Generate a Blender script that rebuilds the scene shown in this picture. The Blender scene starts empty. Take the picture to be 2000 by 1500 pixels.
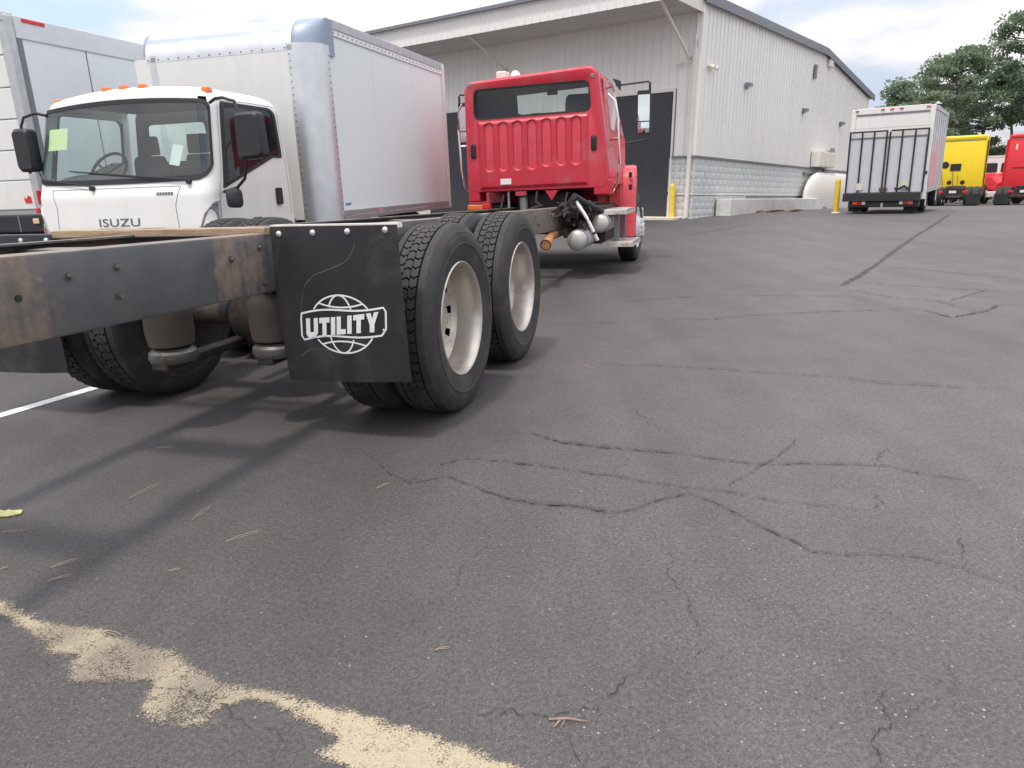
import bpy, math, random
import numpy as np
from mathutils import Vector, Matrix, noise

R = math.radians
scene = bpy.context.scene
COL = scene.collection
random.seed(7)

# ------------------------------------------------------------------ camera
FPX = 1386.0                       # focal length in pixels of a 2000 px wide picture
EYE = np.array([0.0, 0.0, 1.31])
_roll = -math.atan(0.035)
_p = math.atan(395.0 / FPX)
FW = np.array([0, math.cos(_p), -math.sin(_p)])
_r0 = np.array([1.0, 0, 0])
_u0 = np.cross(_r0, FW)
RT = math.cos(_roll) * _r0 + math.sin(_roll) * _u0
UP = math.cos(_roll) * _u0 - math.sin(_roll) * _r0
cam_data = bpy.data.cameras.new('camera')
cam_data.sensor_fit = 'HORIZONTAL'
cam_data.sensor_width = 36.0
cam_data.lens = 36.0 * FPX / 2000.0
cam_data.clip_start = 0.05
cam_data.clip_end = 2000.0
cam = bpy.data.objects.new('camera', cam_data)
COL.objects.link(cam)
cam.matrix_world = Matrix(((RT[0], UP[0], -FW[0], EYE[0]), (RT[1], UP[1], -FW[1], EYE[1]),
                           (RT[2], UP[2], -FW[2], EYE[2]), (0, 0, 0, 1)))
scene.camera = cam

# ------------------------------------------------------------------ light
SUN_AZ, SUN_EL = R(214), R(70)     # clockwise from +Y: behind the camera, a little to the left
world = bpy.data.worlds.new('World')
scene.world = world
world.use_nodes = True
nt = world.node_tree
for n in list(nt.nodes):
    nt.nodes.remove(n)


def N(t, kind, **kw):
    n = t.nodes.new(kind)
    for k, v in kw.items():
        if k == 'ins':
            for kk, vv in v.items():
                n.inputs[kk].default_value = vv
        else:
            setattr(n, k, v)
    return n


out = N(nt, 'ShaderNodeOutputWorld')
bg = N(nt, 'ShaderNodeBackground', ins={'Strength': 0.1})
sky = N(nt, 'ShaderNodeTexSky', sky_type='NISHITA')
sky.sun_disc = False
sky.sun_elevation = SUN_EL
sky.sun_rotation = SUN_AZ
sky.air_density = 1.0
sky.dust_density = 1.0
tc = N(nt, 'ShaderNodeTexCoord')
sep = N(nt, 'ShaderNodeSeparateXYZ')
nt.links.new(tc.outputs['Generated'], sep.inputs[0])
zz = N(nt, 'ShaderNodeMath', operation='ADD', ins={1: 0.22})
nt.links.new(sep.outputs['Z'], zz.inputs[0])
zm = N(nt, 'ShaderNodeMath', operation='MAXIMUM', ins={1: 0.12})
nt.links.new(zz.outputs[0], zm.inputs[0])
dv = []
for ax in 'XY':
    d = N(nt, 'ShaderNodeMath', operation='DIVIDE')
    nt.links.new(sep.outputs[ax], d.inputs[0])
    nt.links.new(zm.outputs[0], d.inputs[1])
    dv.append(d)
cmb = N(nt, 'ShaderNodeCombineXYZ', ins={2: 3.1})
nt.links.new(dv[0].outputs[0], cmb.inputs[0])
nt.links.new(dv[1].outputs[0], cmb.inputs[1])
cn = N(nt, 'ShaderNodeTexNoise', ins={'Scale': 0.95, 'Detail': 7.0, 'Roughness': 0.55, 'Distortion': 0.4})
nt.links.new(cmb.outputs[0], cn.inputs['Vector'])
cr = N(nt, 'ShaderNodeMapRange', interpolation_type='SMOOTHSTEP',
       ins={'From Min': 0.36, 'From Max': 0.50, 'To Min': 0.25, 'To Max': 1.0})
nt.links.new(cn.outputs[0], cr.inputs['Value'])
cn2 = N(nt, 'ShaderNodeTexNoise', ins={'Scale': 1.7, 'Detail': 5.0, 'Roughness': 0.5, 'Distortion': 0.2})
nt.links.new(cmb.outputs[0], cn2.inputs['Vector'])
cc = N(nt, 'ShaderNodeValToRGB')
cc.color_ramp.elements[0].position = 0.36
cc.color_ramp.elements[0].color = (5.6, 6.0, 6.9, 1)
cc.color_ramp.elements[1].position = 0.56
cc.color_ramp.elements[1].color = (8.5, 8.25, 8.35, 1)
nt.links.new(cn2.outputs[0], cc.inputs[0])
sat = N(nt, 'ShaderNodeMix', data_type='RGBA', blend_type='MULTIPLY', ins={0: 1.0, 7: (1.0, 1.0, 1.0, 1)})
nt.links.new(sky.outputs[0], sat.inputs[6])
mx = N(nt, 'ShaderNodeMix', data_type='RGBA')
nt.links.new(cr.outputs[0], mx.inputs[0])
nt.links.new(sat.outputs[2], mx.inputs[6])
nt.links.new(cc.outputs[0], mx.inputs[7])
# an overcast sky grows brighter towards the zenith
gr = N(nt, 'ShaderNodeMapRange', ins={'From Min': 0.0, 'From Max': 1.0, 'To Min': 0.57, 'To Max': 1.45})
nt.links.new(sep.outputs['Z'], gr.inputs['Value'])
gm = N(nt, 'ShaderNodeMix', data_type='RGBA', blend_type='MULTIPLY', ins={0: 1.0})
# a torn gap of blue in the cloud and a grey-blue bank lower down
def patch(dirv, lo, hi):
    d = N(nt, 'ShaderNodeVectorMath', operation='DISTANCE', ins={1: dirv})
    nt.links.new(tc.outputs['Generated'], d.inputs[0])
    w_ = N(nt, 'ShaderNodeMath', operation='MULTIPLY_ADD', ins={1: 0.55, 2: -0.275})
    nt.links.new(cn2.outputs[0], w_.inputs[0])
    a_ = N(nt, 'ShaderNodeMath', operation='ADD')
    nt.links.new(d.outputs['Value'], a_.inputs[0])
    nt.links.new(w_.outputs[0], a_.inputs[1])
    r_ = N(nt, 'ShaderNodeMapRange', interpolation_type='SMOOTHSTEP', ins={'From Min': lo, 'From Max': hi, 'To Min': 1.0, 'To Max': 0.0})
    nt.links.new(a_.outputs[0], r_.inputs['Value'])
    return r_.outputs[0]


prev = mx.outputs[2]
for dirv, lo, hi, colr in (((-0.55, 0.82, 0.16), 0.04, 0.21, (4.9, 6.3, 8.0, 1)), ((0.425, 0.898, 0.10), 0.0, 0.16, (5.3, 6.0, 7.2, 1)), ((0.8, -0.3, 0.5), 0.0, 0.3, (2.6, 4.7, 8.0, 1))):
    pm = N(nt, 'ShaderNodeMix', data_type='RGBA', ins={7: colr})
    nt.links.new(patch(dirv, lo, hi), pm.inputs[0])
    nt.links.new(prev, pm.inputs[6])
    prev = pm.outputs[2]
nt.links.new(prev, gm.inputs[6])
nt.links.new(gr.outputs[0], gm.inputs[7])
nt.links.new(gm.outputs[2], bg.inputs['Color'])
nt.links.new(bg.outputs[0], out.inputs[0])

sd = bpy.data.lights.new('sun', 'SUN')
sd.energy = 1.3
sd.angle = R(6.0)
sd.color = (1.0, 0.93, 0.84)
sun = bpy.data.objects.new('sun', sd)
COL.objects.link(sun)
_sd = Vector((math.sin(SUN_AZ) * math.cos(SUN_EL), math.cos(SUN_AZ) * math.cos(SUN_EL), math.sin(SUN_EL)))
sun.rotation_euler = _sd.to_track_quat('Z', 'Y').to_euler()
sun.location = _sd * 50

scene.view_settings.view_transform = 'Standard'
scene.view_settings.look = 'None'
scene.view_settings.exposure = 0.9
scene.view_settings.gamma = 1.0
scene.view_settings.use_curve_mapping = False


# ------------------------------------------------------------------ helpers
def lin(r, g=None, b=None):
    if g is None:
        g = b = r
    f = lambda c: (c / 255 / 12.92) if c / 255 <= 0.04045 else ((c / 255 + 0.055) / 1.055) ** 2.4
    return (f(r), f(g), f(b), 1.0)


def mat(name, col, rough=0.6, metal=0.0, var=0.12, vscale=6.0, bump=0.0, bscale=60.0, coat=0.0, spec=0.5,
        dirt=None, dirt_amt=0.0, dirt_scale=3.0, stretch=(1, 1, 1), objvar=0.0):
    m = bpy.data.materials.new(name)
    m.use_nodes = True
    t = m.node_tree
    b = t.nodes['Principled BSDF']
    b.inputs['Roughness'].default_value = rough
    b.inputs['Metallic'].default_value = metal
    b.inputs['Specular IOR Level'].default_value = spec
    b.inputs['Coat Weight'].default_value = coat
    b.inputs['Coat Roughness'].default_value = 0.08
    co = N(t, 'ShaderNodeTexCoord')
    mp = N(t, 'ShaderNodeMapping', ins={'Scale': stretch})
    t.links.new(co.outputs['Object'], mp.inputs[0])
    n1 = N(t, 'ShaderNodeTexNoise', ins={'Scale': vscale, 'Detail': 6.0, 'Roughness': 0.6})
    t.links.new(mp.outputs[0], n1.inputs['Vector'])
    mr = N(t, 'ShaderNodeMapRange', ins={'From Min': 0.3, 'From Max': 0.7, 'To Min': 1 - var, 'To Max': 1 + var})
    t.links.new(n1.outputs[0], mr.inputs['Value'])
    mul = N(t, 'ShaderNodeMix', data_type='RGBA', blend_type='MULTIPLY', ins={0: 1.0, 6: col})
    t.links.new(mr.outputs[0], mul.inputs[7])
    last = mul.outputs[2]
    if objvar:
        oi = N(t, 'ShaderNodeObjectInfo')
        orr = N(t, 'ShaderNodeMapRange', ins={'To Min': 1 - objvar, 'To Max': 1 + objvar})
        t.links.new(oi.outputs['Random'], orr.inputs['Value'])
        m2 = N(t, 'ShaderNodeMix', data_type='RGBA', blend_type='MULTIPLY', ins={0: 1.0})
        t.links.new(last, m2.inputs[6])
        t.links.new(orr.outputs[0], m2.inputs[7])
        last = m2.outputs[2]
    if dirt is not None:
        n2 = N(t, 'ShaderNodeTexNoise', ins={'Scale': dirt_scale, 'Detail': 8.0, 'Roughness': 0.68, 'Distortion': 0.3})
        t.links.new(mp.outputs[0], n2.inputs['Vector'])
        m2 = N(t, 'ShaderNodeMapRange', ins={'From Min': 0.62 - 0.35 * dirt_amt, 'From Max': 0.78 - 0.25 * dirt_amt})
        t.links.new(n2.outputs[0], m2.inputs['Value'])
        mm = N(t, 'ShaderNodeMix', data_type='RGBA', ins={7: dirt})
        t.links.new(m2.outputs[0], mm.inputs[0])
        t.links.new(last, mm.inputs[6])
        last = mm.outputs[2]
        rr = N(t, 'ShaderNodeMapRange', ins={'To Min': rough, 'To Max': min(0.95, rough + 0.3)})
        t.links.new(m2.outputs[0], rr.inputs['Value'])
        t.links.new(rr.outputs[0], b.inputs['Roughness'])
    t.links.new(last, b.inputs['Base Color'])
    if bump:
        n3 = N(t, 'ShaderNodeTexNoise', ins={'Scale': bscale, 'Detail': 5.0, 'Roughness': 0.6})
        t.links.new(mp.outputs[0], n3.inputs['Vector'])
        bp = N(t, 'ShaderNodeBump', ins={'Strength': bump, 'Distance': 0.01})
        t.links.new(n3.outputs[0], bp.inputs['Height'])
        t.links.new(bp.outputs[0], b.inputs['Normal'])
    return m


def glass(name, tint=(0.62, 0.74, 0.72, 1), rough=0.02, boost=0.0):
    m = bpy.data.materials.new(name)
    m.use_nodes = True
    t = m.node_tree
    for n in list(t.nodes):
        t.nodes.remove(n)
    o = N(t, 'ShaderNodeOutputMaterial')
    tr = N(t, 'ShaderNodeBsdfTransparent', ins={'Color': tint})
    gl = N(t, 'ShaderNodeBsdfGlossy', ins={'Roughness': rough, 'Color': (1, 1, 1, 1)})
    # a thin sheet reflects alike from both sides: Schlick on the facing angle
    lw = N(t, 'ShaderNodeLayerWeight', ins={'Blend': 0.5})
    pw = N(t, 'ShaderNodeMath', operation='POWER', ins={1: 5.0})
    t.links.new(lw.outputs['Facing'], pw.inputs[0])
    ad = N(t, 'ShaderNodeMath', operation='MULTIPLY_ADD', ins={1: 0.9, 2: 0.05 + boost})
    t.links.new(pw.outputs[0], ad.inputs[0])
    ms = N(t, 'ShaderNodeMixShader')
    t.links.new(ad.outputs[0], ms.inputs[0])
    t.links.new(tr.outputs[0], ms.inputs[1])
    t.links.new(gl.outputs[0], ms.inputs[2])
    t.links.new(ms.outputs[0], o.inputs[0])
    return m


class MB:
    def __init__(s):
        s.v = []
        s.f = []

    def add(s, vs, fs):
        o = len(s.v)
        s.v += [tuple(map(float, v)) for v in vs]
        s.f += [tuple(o + i for i in f) for f in fs]
        return s

    def box(s, x0, x1, y0, y1, z0, z1, M=None):
        vs = [(x, y, z) for z in (z0, z1) for y in (y0, y1) for x in (x0, x1)]
        if M is not None:
            vs = [tuple(M @ Vector(v)) for v in vs]
        return s.add(vs, [(0, 2, 3, 1), (4, 5, 7, 6), (0, 1, 5, 4), (2, 6, 7, 3), (0, 4, 6, 2), (1, 3, 7, 5)])

    def loft(s, rings, closed=True, cap0=False, cap1=False):
        n = len(rings[0])
        o = len(s.v)
        for r in rings:
            s.v += [tuple(map(float, p)) for p in r]
        m = n if closed else n - 1
        for i in range(len(rings) - 1):
            for j in range(m):
                k = (j + 1) % n
                s.f.append((o + i * n + j, o + i * n + k, o + (i + 1) * n + k, o + (i + 1) * n + j))
        if cap0:
            s.f.append(tuple(o + j for j in range(n))[::-1])
        if cap1:
            s.f.append(tuple(o + (len(rings) - 1) * n + j for j in range(n)))
        return s

    def cyl(s, p0, p1, r0, r1=None, n=16, cap=True):
        r1 = r0 if r1 is None else r1
        p0, p1 = Vector(p0), Vector(p1)
        q = (p1 - p0).to_track_quat('Z', 'Y')
        rings = [[p + q @ Vector((r * math.cos(2 * math.pi * i / n), r * math.sin(2 * math.pi * i / n), 0)) for i in range(n)]
                 for p, r in ((p0, r0), (p1, r1))]
        return s.loft(rings, True, cap, cap)

    def tube(s, path, r, n=8, cap=True):
        P = [Vector(p) for p in path]
        rings = []
        for i, p in enumerate(P):
            d = (P[min(i + 1, len(P) - 1)] - P[max(i - 1, 0)])
            q = d.to_track_quat('Z', 'Y')
            rr = r[i] if isinstance(r, (list, tuple)) else r
            rings.append([p + q @ Vector((rr * math.cos(2 * math.pi * k / n), rr * math.sin(2 * math.pi * k / n), 0)) for k in range(n)])
        return s.loft(rings, True, cap, cap)

    def lathe(s, prof, c=(0, 0, 0), axis='y', n=48, cap0=False, cap1=False):
        rings = []
        for (y, r) in prof:
            ring = []
            for i in range(n):
                a = 2 * math.pi * i / n
                if axis == 'y':
                    ring.append((c[0] + r * math.cos(a), c[1] + y, c[2] + r * math.sin(a)))
                elif axis == 'x':
                    ring.append((c[0] + y, c[1] + r * math.cos(a), c[2] + r * math.sin(a)))
                else:
                    ring.append((c[0] + r * math.cos(a), c[1] + r * math.sin(a), c[2] + y))
            rings.append(ring)
        return s.loft(rings, True, cap0, cap1)

    def prism(s, poly, lo, hi, axis='y'):
        """poly in the two other axes, extruded along axis from lo to hi"""
        def P(u, v, w):
            return {'y': (u, w, v), 'x': (w, u, v), 'z': (u, v, w)}[axis]
        return s.loft([[P(u, v, lo) for u, v in poly], [P(u, v, hi) for u, v in poly]], True, True, True)

    def build(s, name, m, parent=None, smooth=False, bevel=0.0, seg=2, mesh_only=False):
        me = bpy.data.meshes.new(name)
        me.from_pydata(s.v, [], s.f)
        me.update()
        import bmesh
        b = bmesh.new()
        b.from_mesh(me)
        bmesh.ops.recalc_face_normals(b, faces=b.faces)
        b.to_mesh(me)
        b.free()
        me.materials.append(m)
        if smooth:
            for p in me.polygons:
                p.use_smooth = True
            if smooth != 'all':
                me.set_sharp_from_angle(angle=R(38))
        if mesh_only:
            return me
        return inst(name, me, parent, bevel, seg)


def inst(name, me, parent=None, bevel=0.0, seg=2, loc=None):
    o = bpy.data.objects.new(name, me)
    COL.objects.link(o)
    if parent is not None:
        o.parent = parent
    if loc is not None:
        o.location = loc
    if bevel:
        md = o.modifiers.new('bevel', 'BEVEL')
        md.width = bevel
        md.segments = seg
        md.limit_method = 'ANGLE'
        md.angle_limit = R(40)
    return o


def tag(o, label=None, cat=None, group=None, kind=None):
    if label: o['label'] = label
    if cat: o['category'] = cat
    if group: o['group'] = group
    if kind: o['kind'] = kind
    return o


def thing(name, label, cat, M, group=None):
    o = bpy.data.objects.new(name, None)
    o.empty_display_size = 0.2
    COL.objects.link(o)
    o.matrix_world = M
    return tag(o, label, cat, group)


def heading(x, y, z, deg):
    """x forward at compass heading deg (clockwise from +Y), y left, z up"""
    return Matrix.Translation((x, y, z)) @ Matrix.Rotation(R(90 - deg), 4, 'Z')


def copy_tree(o, parent=None):
    c = o.copy()
    COL.objects.link(c)
    if parent is not None:
        c.parent = parent
    for ch in list(o.children):
        copy_tree(ch, c)
    return c


def rpoly(corners, rad, n=6):
    """rounded polygon: list of 2D corners, radius (or list), n points per corner"""
    res = []
    k = len(corners)
    for i, c in enumerate(corners):
        c = Vector(c)
        a = Vector(corners[i - 1]) - c
        b = Vector(corners[(i + 1) % k]) - c
        r = rad[i] if isinstance(rad, (list, tuple)) else rad
        la, lb = a.length, b.length
        a.normalize(); b.normalize()
        ang = a.angle(b)
        d = min(r / math.tan(ang / 2), la * 0.49, lb * 0.49)
        p0, p1 = c + a * d, c + b * d
        for j in range(n):
            t = j / (n - 1)
            res.append(tuple((1 - t) ** 2 * p0 + 2 * t * (1 - t) * c + t * t * p1))
    return res


def text_mesh(body, size, extrude, offset=0.0, shear=0.0, spacing=1.0):
    cu = bpy.data.curves.new('lettering', 'FONT')
    cu.body = body
    cu.size = size
    cu.extrude = extrude
    cu.offset = offset
    cu.shear = shear
    cu.space_character = spacing
    cu.align_x = 'CENTER'
    cu.align_y = 'CENTER'
    o = bpy.data.objects.new('lettering', cu)
    COL.objects.link(o)
    dg = bpy.context.evaluated_depsgraph_get()
    me = bpy.data.meshes.new_from_object(o.evaluated_get(dg))
    bpy.data.objects.remove(o)
    return me


# level line of the warehouse: the yard falls away gently beyond its corner
B_S = Vector((0.62235336, 0.78188838, -0.03642608)).normalized()
B_T = Vector((-0.78200533, 0.62310931, 0.01422822)).normalized()
B_U = B_S.cross(B_T).normalized()
B_O = Vector((5.811, 22.885, 0.0))


def gz(x, y):
    s = (x - B_O.x) * 0.6228 + (y - B_O.y) * 0.7824
    s -= 4.0
    return -0.0365 * (s + math.sqrt(s * s + 4.0)) / 2


def at(px, py, dz=0.0):
    """point of the ground seen at a pixel of the 2000 x 1500 photograph"""
    d = FW * FPX + (px - 1000) * RT - (py - 750) * UP
    z = 0.0
    for _ in range(12):
        P = EYE + d * ((z - EYE[2]) / d[2])
        z = gz(P[0], P[1])
    return Vector((P[0], P[1], z + dz))

# ------------------------------------------------------------------ materials
white_paint = mat('white_paint', (0.77, 0.76, 0.725, 1), 0.32, var=0.03, vscale=2.0, coat=0.25, dirt=(0.71, 0.69, 0.64, 1), dirt_amt=0.08, dirt_scale=2.2, stretch=(3, 3, .5))
white_gloss = mat('white_panel', (0.78, 0.825, 0.815, 1), 0.42, var=0.015, vscale=1.2, coat=0.0, spec=0.25, bump=0.02, bscale=1.5)
alu = mat('aluminium', (0.72, 0.73, 0.75, 1), 0.42, metal=0.75, var=0.08, vscale=4.0, bump=0.03, bscale=9)
alu_rail = mat('polished_rail', (0.74, 0.75, 0.77, 1), 0.24, metal=1.0, var=0.08, vscale=4.0, bump=0.04, bscale=7)
alu_dull = mat('dull_aluminium', (0.55, 0.55, 0.56, 1), 0.45, metal=0.7, var=0.12, vscale=8)
cap_grey = mat('grey_blue_casting', lin(150, 162, 178), 0.48, metal=0.2, var=0.06)
black_plastic = mat('black_plastic', (0.022, 0.022, 0.026, 1), 0.5, var=0.2, vscale=20, bump=0.05, bscale=200)
black_rubber = mat('black_rubber', (0.016, 0.02, 0.022, 1), 0.65, var=0.2, vscale=15)
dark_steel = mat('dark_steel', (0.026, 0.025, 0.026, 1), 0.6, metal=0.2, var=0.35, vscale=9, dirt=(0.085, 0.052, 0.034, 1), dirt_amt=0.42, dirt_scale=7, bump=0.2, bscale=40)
interior = mat('interior_trim', (0.045, 0.045, 0.05, 1), 0.8, var=0.2)
seat_cloth = mat('seat_cloth', (0.03, 0.029, 0.034, 1), 0.9, var=0.2, vscale=30)
red_paint = mat('red_paint', (0.545, 0.022, 0.045, 1), 0.34, var=0.08, vscale=2.5, coat=0.3, dirt=(0.46, 0.085, 0.095, 1), dirt_amt=0.32, dirt_scale=3)
red_worn = mat('worn_red_paint', (0.66, 0.07, 0.085, 1), 0.35, var=0.12, vscale=7, coat=0.2, dirt=(0.25, 0.012, 0.02, 1), dirt_amt=0.22, dirt_scale=8)
yellow_paint = mat('yellow_paint', (0.82, 0.58, 0.008, 1), 0.4, var=0.05, vscale=3)
bollard_paint = mat('bollard_paint', (0.80, 0.56, 0.05, 1), 0.5, var=0.08, vscale=6, dirt=(0.45, 0.33, 0.1, 1), dirt_amt=0.2, dirt_scale=5)
red_far = mat('bright_red_paint', (0.66, 0.018, 0.03, 1), 0.35, var=0.05)
amber = mat('amber_lens', (0.75, 0.17, 0.03, 1), 0.25, var=0.1)
red_lens = mat('red_lens', (0.62, 0.03, 0.03, 1), 0.2, var=0.1)
white_lens = mat('clear_lens', (0.8, 0.8, 0.78, 1), 0.15, var=0.05)
chrome = mat('chrome', (0.8, 0.8, 0.8, 1), 0.1, metal=1.0, var=0.03)
rim_paint = mat('wheel_paint', (0.56, 0.51, 0.45, 1), 0.30, metal=0.7, var=0.08, vscale=8, dirt=(0.30, 0.26, 0.22, 1), dirt_amt=0.25, dirt_scale=6)
rim_white = mat('white_wheel_paint', (0.75, 0.74, 0.72, 1), 0.4, var=0.08, dirt=(0.3, 0.28, 0.25, 1), dirt_amt=0.3, dirt_scale=9)
tank_grey = mat('tank_paint', (0.50, 0.49, 0.46, 1), 0.38, metal=0.3, var=0.08, vscale=8, dirt=(0.2, 0.18, 0.16, 1), dirt_amt=0.3)
timber = mat('old_timber', (0.42, 0.30, 0.20, 1), 0.85, var=0.28, vscale=9, stretch=(6, 0.6, 6), bump=0.4, bscale=25, dirt=(0.16, 0.12, 0.09, 1), dirt_amt=0.4, dirt_scale=6)
copper_rust = mat('rusty_exhaust', (0.50, 0.24, 0.12, 1), 0.6, metal=0.3, var=0.25, vscale=9)
bracket_tan = mat('dusty_bracket', (0.065, 0.055, 0.046, 1), 0.75, var=0.25, vscale=9, dirt=(0.08, 0.06, 0.05, 1), dirt_amt=0.5, dirt_scale=8)
paper_white = mat('paper_white', (0.8, 0.8, 0.78, 1), 0.7, var=0.03)
paper_yellow = mat('paper_yellow', (0.80, 0.82, 0.42, 1), 0.7, var=0.06)
white_print = mat('white_print', (0.78, 0.79, 0.80, 1), 0.6, var=0.06, vscale=30)
grey_print = mat('grey_print', (0.13, 0.13, 0.14, 1), 0.4, var=0.1)
wiper_black = black_plastic
wall_metal = mat('wall_sheet', lin(232, 228, 223), 0.5, metal=0.0, var=0.02, vscale=1.5, objvar=0.02, dirt=lin(218, 213, 207), dirt_amt=0.2, dirt_scale=0.7)
soffit_metal = mat('soffit_sheet', lin(210, 206, 204), 0.5, metal=0.0, var=0.04, objvar=0.03)
trim_grey = mat('roof_trim', lin(124, 125, 131), 0.45, metal=0.2, var=0.06)
trim_cream = mat('cream_trim', lin(224, 218, 208), 0.45, var=0.05)
block_mat = mat('split_face_block', lin(213, 214, 212), 0.9, var=0.13, vscale=14, bump=0.6, bscale=26, objvar=0.05, dirt=lin(182, 185, 184), dirt_amt=0.5, dirt_scale=9)
block_smooth = mat('smooth_block', lin(214, 214, 212), 0.85, var=0.06, vscale=8, objvar=0.04, bump=0.1)
mortar = mat('mortar', lin(200, 203, 203), 0.95, var=0.1)
door_black = mat('dark_door', (0.040, 0.040, 0.047, 1), 0.5, var=0.10, vscale=2)
concrete = mat('concrete', lin(212, 212, 206), 0.9, var=0.07, vscale=4, bump=0.2, bscale=40, dirt=lin(190, 188, 182), dirt_amt=0.3, dirt_scale=2)
tank_cream = mat('cream_tank_paint', (0.74, 0.71, 0.64, 1), 0.4, var=0.05)
glass_cab = glass('cab_glass', (0.80, 0.92, 0.90, 1), 0.02, 0.035)
glass_dark = glass('tinted_glass', (0.84, 0.90, 0.88, 1), 0.02, 0.0)
mirror_mat = mat('mirror', (0.82, 0.88, 0.86, 1), 0.03, metal=1.0, var=0.0)


def asphalt_material():
    m = bpy.data.materials.new('asphalt')
    m.use_nodes = True
    t = m.node_tree
    b = t.nodes['Principled BSDF']
    geo = N(t, 'ShaderNodeNewGeometry')
    P = geo.outputs['Position']

    def noise_(scale, detail=4, rough=0.6, dist=0.0, vec=P):
        n = N(t, 'ShaderNodeTexNoise', ins={'Scale': scale, 'Detail': detail, 'Roughness': rough, 'Distortion': dist})
        t.links.new(vec, n.inputs['Vector'])
        return n.outputs[0]

    def rng(v, a, b_, c, d, smooth=False):
        r = N(t, 'ShaderNodeMapRange', ins={'From Min': a, 'From Max': b_, 'To Min': c, 'To Max': d})
        if smooth: r.interpolation_type = 'SMOOTHSTEP'
        t.links.new(v, r.inputs['Value'])
        return r.outputs[0]

    def mul(a, b_):
        r = N(t, 'ShaderNodeMath', operation='MULTIPLY')
        t.links.new(a, r.inputs[0]); t.links.new(b_, r.inputs[1])
        return r.outputs[0]
    big = rng(noise_(0.30, 5, 0.55), 0.3, 0.7, 0.86, 1.14)
    mid = rng(noise_(2.3, 6, 0.6, 0.3), 0.3, 0.7, 0.90, 1.10)
    fine = rng(noise_(190, 3, 0.7), 0.25, 0.75, 0.50, 1.50)
    fine2 = rng(noise_(70, 4, 0.7), 0.25, 0.75, 0.58, 1.42)
    # sealer worn paler in the lane; bay side also darkened for truck shade
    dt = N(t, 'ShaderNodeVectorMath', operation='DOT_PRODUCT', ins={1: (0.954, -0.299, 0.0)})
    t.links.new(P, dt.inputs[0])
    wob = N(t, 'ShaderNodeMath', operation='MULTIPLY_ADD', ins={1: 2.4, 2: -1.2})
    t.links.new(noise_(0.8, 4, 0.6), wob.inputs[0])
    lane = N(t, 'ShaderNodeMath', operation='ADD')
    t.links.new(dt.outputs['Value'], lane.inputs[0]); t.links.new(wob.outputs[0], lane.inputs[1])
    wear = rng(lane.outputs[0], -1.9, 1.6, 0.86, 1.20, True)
    # faint tyre tracks along the lane and dark drips in the bays
    mp = N(t, 'ShaderNodeMapping', ins={'Rotation': (0, 0, R(17.4)), 'Scale': (2.2, 0.10, 1.0)})
    t.links.new(P, mp.inputs[0])
    track = rng(noise_(1.0, 4, 0.55, 0.0, mp.outputs[0]), 0.35, 0.65, 0.92, 1.08)
    drip = rng(noise_(1.7, 3, 0.5, 0.6), 0.66, 0.76, 1.0, 0.80, True)
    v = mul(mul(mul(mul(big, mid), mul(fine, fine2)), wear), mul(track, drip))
    col = N(t, 'ShaderNodeMix', data_type='RGBA', blend_type='MULTIPLY', ins={0: 1.0, 6: (0.0875, 0.0800, 0.0785, 1)})
    t.links.new(v, col.inputs[7])
    # pale worn aggregate showing through the sealer, in drifts
    vo = N(t, 'ShaderNodeTexVoronoi', feature='F1', ins={'Scale': 120.0, 'Randomness': 1.0})
    t.links.new(P, vo.inputs['Vector'])
    rad = rng(vo.outputs['Distance'], 0.22, 0.32, 1.0, 0.0)
    sp = N(t, 'ShaderNodeSeparateColor')
    t.links.new(vo.outputs['Color'], sp.inputs[0])
    pick = rng(sp.outputs[0], 0.80, 0.86, 0.0, 1.0)
    drift = rng(noise_(0.55, 4, 0.6), 0.38, 0.66, 0.12, 0.80, True)
    st = mul(mul(rad, pick), drift)
    c2 = N(t, 'ShaderNodeMix', data_type='RGBA', ins={7: (0.28, 0.265, 0.25, 1)})
    t.links.new(st, c2.inputs[0])
    t.links.new(col.outputs[2], c2.inputs[6])
    # dark pits
    vo2 = N(t, 'ShaderNodeTexVoronoi', feature='F1', ins={'Scale': 70.0})
    t.links.new(P, vo2.inputs['Vector'])
    sp2 = N(t, 'ShaderNodeSeparateColor')
    t.links.new(vo2.outputs['Color'], sp2.inputs[0])
    pit = mul(rng(vo2.outputs['Distance'], 0.2, 0.38, 0.45, 0.0), rng(sp2.outputs[1], 0.78, 0.86, 0.0, 1.0))
    c3 = N(t, 'ShaderNodeMix', data_type='RGBA', ins={7: (0.035, 0.033, 0.032, 1)})
    t.links.new(pit, c3.inputs[0])
    t.links.new(c2.outputs[2], c3.inputs[6])
    t.links.new(c3.outputs[2], b.inputs['Base Color'])
    b.inputs['Roughness'].default_value = 0.62
    b.inputs['Specular IOR Level'].default_value = 0.42
    hh = N(t, 'ShaderNodeMath', operation='ADD')
    t.links.new(noise_(150, 4, 0.75), hh.inputs[0])
    t.links.new(rng(vo2.outputs['Distance'], 0.0, 0.6, 0.5, 0.0), hh.inputs[1])
    bp = N(t, 'ShaderNodeBump', ins={'Strength': 0.55, 'Distance': 0.004})
    t.links.new(hh.outputs[0], bp.inputs['Height'])
    t.links.new(bp.outputs[0], b.inputs['Normal'])
    return m


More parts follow.
